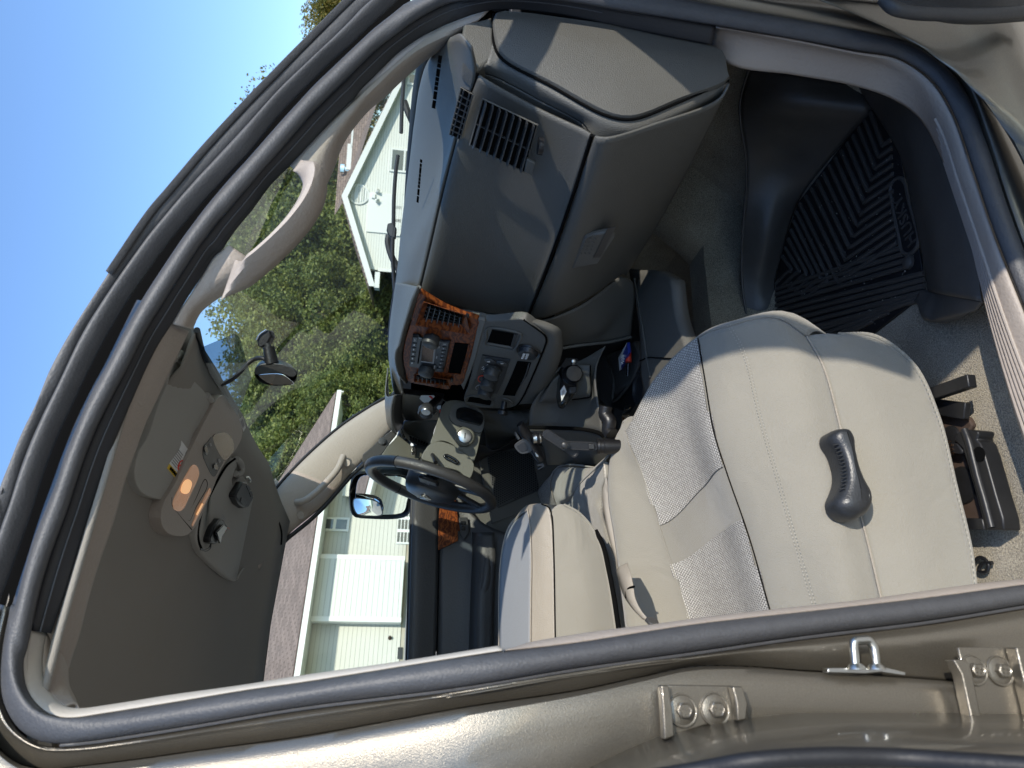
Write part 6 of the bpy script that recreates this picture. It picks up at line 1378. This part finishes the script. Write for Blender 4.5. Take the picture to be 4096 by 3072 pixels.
def slab(name, a, b, depth, t, m):
    """roof slope from a to b along the gable, running back from the wall"""
    A_, B_ = B3(a[0], .4, a[1]), B3(b[0], .4, b[1]); bm = bmesh.new(); C_, D_ = B_-nB*depth, A_-nB*depth
    V = [bm.verts.new(p) for p in (A_, B_, C_, D_)]; f = bm.faces.new(V); u_ = bm.loops.layers.uv.new('UVMap'); l_ = (B_-A_).length
    for lo_, u in zip(f.loops, ((0, 0), (0, l_), (depth, l_), (depth, 0))): lo_[u_].uv = u
    me = bpy.data.meshes.new(name); bm.to_mesh(me); bm.free(); o = bpy.data.objects.new(name, me); sc.collection.objects.link(o); me.materials.append(M[m]); o.parent = hB
    md = o.modifiers.new('s', 'SOLIDIFY'); md.thickness = t; md.offset = 0; return o
slab('roof', (0, 0), (L0_, L0_*slope), 12, .12, 'shingle'); slab('roof', (0, 0), (R0_, -R0_*slope), 12, .12, 'shingle')
for a, b in (((0, 0), (L0_, L0_*slope)), ((0, 0), (R0_, -R0_*slope))):
    A_, B_ = B3(a[0], .44, a[1]-.14), B3(b[0], .44, b[1]-.14); box('rake_board', (A_+B_)/2, (B_-A_)/2, nB*.03, (0, 0, .15), M['trimwhite'], hB, bevel=0)
    A_, B_ = B3(a[0], .2, a[1]-.24), B3(b[0], .2, b[1]-.24); box('soffit', (A_+B_)/2, (B_-A_)/2, nB*.22, (0, 0, .02), M['trimwhite'], hB, bevel=0)
box('eave_return', B3(L0_+.35, .15, L0_*slope-.36), dB*.4, nB*.3, (0, 0, .12), M['trimwhite'], hB, bevel=0)
# wing with its roof facing us behind the right slope
wing = [B3(.2, -3.2, .75), B3(14, -3.2, .75), B3(14, -.5, -3.2), B3(.5, -.5, -.2)]
bm = bmesh.new(); f = bm.faces.new([bm.verts.new(p) for p in wing]); u_ = bm.loops.layers.uv.new('UVMap')
for lo_, u in zip(f.loops, ((0, 4), (14, 4), (14, 0), (0, 0))): lo_[u_].uv = u
me = bpy.data.meshes.new('wing_roof'); bm.to_mesh(me); bm.free(); o = bpy.data.objects.new('wing_roof', me); sc.collection.objects.link(o); me.materials.append(M['shingle']); o.parent = hB
for x, y in ((440,760), (415,875)):
    p = TP('C', [(x, y)], apex-nB*2.9, nB)[0]; box('roof_vent', p, dB*.75, nB*.2, (0, 0, .16), M['trimwhite'], hB, bevel=.03)
p = TP('C', [(390,937)], apex-nB*2.9, nB)[0]; lathe('flue_cap', p, (0, 0, 1), [(-.5, .16), (0, .16), (.05, .3), (.25, .3), (.3, .05)], M['chrome'], hB, 20)
# round gable vent, flood lamp, windows, garage door
p = WB('C', [(463,1075)], .03)[0]
vt = lathe('gable_vent', p, nB, [(-.02, .54), (.04, .54), (.05, .46), (.02, .44)], M['trimwhite'], hB, 40)
for k in range(7):
    z = (k-3)*.12; h = math.sqrt(.42**2-z*z); box('louvre', p+nB*.04+Vector((0, 0, z)), dB*h, nB*.02+Vector((0, 0, -.02)), (0, 0, .012), M['sidingw'] if k % 2 else M['trimwhite'], vt, bevel=0)
p = WB('C', [(545,1085)], .1)[0]; fl_ = box('flood_lamp', p, dB*.12, nB*.06, (0, 0, .1), M['trimwhite'], hB, bevel=.02)
for s in (-1, 1): lathe('lamp_head', p+dB*.2*s-Vector((0, 0, .1)), nB*.7-Vector((0, 0, .7))+dB*.4*s, [(0, .05), (.2, .12), (.22, .1)], M['trimwhite'], fl_, 20)
def bwin(c, pts, split=True):
    q = [sB(c, *p) for p in pts]; a, b = min(v[0] for v in q), max(v[0] for v in q); z0, z1 = min(v[1] for v in q), max(v[1] for v in q)
    w_ = box('window', B3((a+b)/2, .04, (z0+z1)/2), dB*(b-a)/2, nB*.04, (0, 0, (z1-z0)/2), M['trimwhite'], hB, bevel=0); m_ = (z0+z1)/2
    for q0, q1 in ((z0+.1, m_-.05), (m_+.05, z1-.1)): box('pane', B3((a+b)/2, .085, (q0+q1)/2), dB*((b-a)/2-.1), nB*.004, (0, 0, (q1-q0)/2), M['pane'], w_, bevel=0)
bwin('C', [(640,835),(790,835),(790,960),(640,950)]); bwin('C', [(735,420),(860,420),(860,475),(735,470)])
q = [sB('C', 630, 1075), sB('C', 820, 1310)]
gd = box('garage_door', B3((q[0][0]+q[1][0])/2, .03, -7.4+1.0), dB*abs(q[0][0]-q[1][0])/2, nB*.04, (0, 0, abs(-7.4-q[0][1])-.0), M['trimwhite'], hB, bevel=0)
bx = gd.location
for k in range(4):
    z = q[0][1]-.25-k*.62
    for j in range(3):
        s_ = q[0][0]+(q[1][0]-q[0][0])*(j+.5)/3; box('door_panel', B3(s_, .075, z-.25), dB*.45, nB*.01, (0, 0, .2), M['sidingw'], gd, bevel=.01)

# ---- trees: tapered trunk and limbs, crown of many leaf clumps round several lobes
def crown_mesh(seed, n, w, h, leaf, lobes, low=.15):
    rn = random.Random(seed); bm = bmesh.new(); L_ = []
    for k in range(lobes):
        a = rn.uniform(0, 6.28); r = rn.uniform(.0, .62)**.8; z = rn.uniform(low, .92); sh = math.sqrt(max(.05, 1-((z-.42)/.62)**2))
        L_.append((Vector((math.cos(a)*r*w*sh, math.sin(a)*r*w*sh, z*h)), rn.uniform(.16, .34)*w))
    for k in range(n):
        c, r = L_[rn.randrange(lobes)]
        d = Vector((rn.gauss(0, 1), rn.gauss(0, 1), rn.gauss(0, .8))).normalized(); p = c+d*r*rn.uniform(.45, 1.08)**.6
        if noise.noise(p*.9/max(.3, w*.2)) < -.22: continue
        for q in range(rn.choice((2, 3))):
            o = p+Vector((rn.gauss(0, 1), rn.gauss(0, 1), rn.gauss(0, 1)))*leaf*.9
            u = Vector((rn.gauss(0, 1), rn.gauss(0, 1), rn.gauss(0, .6))).normalized(); v = u.cross(Vector((rn.gauss(0, 1), rn.gauss(0, 1), rn.gauss(0, 1)))).normalized()
            s = leaf*rn.uniform(.5, 1.15); V = [bm.verts.new(o+a_) for a_ in (u*s, v*s*.55+u*s*.15, -u*s*.9, -v*s*.5-u*s*.1)]; bm.faces.new(V)
    me = bpy.data.meshes.new('crown'); bm.to_mesh(me); bm.free(); return me, L_
def trunk_mesh(seed, h, r, L_):
    rn = random.Random(seed); bm = bmesh.new(); top = Vector((rn.uniform(-.3, .3), rn.uniform(-.3, .3), h*.8))
    tube_bm([Vector((0, 0, -.3)), Vector((.1, 0, h*.2)), Vector((0, .12, h*.45)), top], lambda t: r*(1-.8*t), 16, 10, bm)
    for c, rr in L_[:9]:
        s = Vector((0, .05, min(c.z*.5, h*.5))); tube_bm([s, s.lerp(c, .5)+Vector((0, 0, .2)), c], lambda t: r*.45*(1-.85*t), 10, 6, bm)
    me = bpy.data.meshes.new('trunk'); bm.to_mesh(me); bm.free(); return me
KINDS = []
for sd, n, lf, m_ in ((1, 34000, .12, 'leaf'), (2, 34000, .125, 'leaf'), (3, 15000, .125, 'leafy')):
    cm, L_ = crown_mesh(sd, n, 4.6, 10, lf, 60); cm.materials.append(M[m_]); tm_ = trunk_mesh(sd, 10, .28, L_); tm_.materials.append(M['bark']); KINDS.append((cm, tm_))
def tree(x, y, sc_, kind, label, rot=0, zs=1):
    t = thing('broadleaf_tree', label, 'tree', group='trees behind the houses'); t.location = (x, y, gz(x, y) if y > 0 else -1.5)
    t.scale = (sc_, sc_, sc_*zs); t.rotation_euler = (0, 0, rot)
    for nm, me in (('crown', KINDS[kind][0]), ('trunk', KINDS[kind][1])):
        o = bpy.data.objects.new(nm, me); sc.collection.objects.link(o); o.parent = t
    return t
def attree(px, py_top, dist, w_deg, kind, label, zs=1, rot=0):
    """place a tree so that its top shows at photo point (px, py_top) in D, dist metres off"""
    d = ray('D', py_top, px); h = Vector((d.x, d.y, 0)); s = dist/h.length; p = d*s; g_ = gz(p.x, p.y); H_ = (p.z-g_)/10.2
    t = tree(p.x, p.y, H_/zs, kind, label, rot, zs); return t
TREES = [(1010,520,37,0,'dark green tree right behind the ranch house roof, left of the mirror',1.0), (930,500,44,1,'tall green tree behind the ranch house ridge, below the glasses holder',.95),
 (840,515,40,0,'green tree directly behind the rear view mirror',.9), (760,480,48,1,'broad green tree behind the tinted glass band',.95), (690,520,43,0,'green tree standing left of the gable house',.9),
 (610,470,52,1,'dark green tree behind the left eave of the gable house',1.0), (520,455,50,0,'green tree seen through the grab handle opening',1.0), (440,490,54,1,'green tree behind the peak of the gable house',1.1),
 (350,530,56,2,'yellowing tree behind the right slope of the gable house',1.0), (300,520,60,2,'yellow tipped tree rising just above the door frame',1.0), (120,640,50,2,'yellowing tree low behind the front wiper',1.0), (20,655,30,2,'tall yellow green tree at the far right above the windscreen pillar',1.0),
 (1100,540,46,1,'green tree far left behind the ranch house ridge',.9), (650,660,56,1,'low dark green tree beside the corner of the gable house',.8), (880,640,36,1,'low green tree filling the gap beside the ranch roof',.8), (560,640,60,0,'low green tree behind the wiper joint',.9)]
for i, (px, top_, dist, k, lb, zs) in enumerate(TREES): attree(px, top_, dist, 0, k, lb, zs, i*1.3)
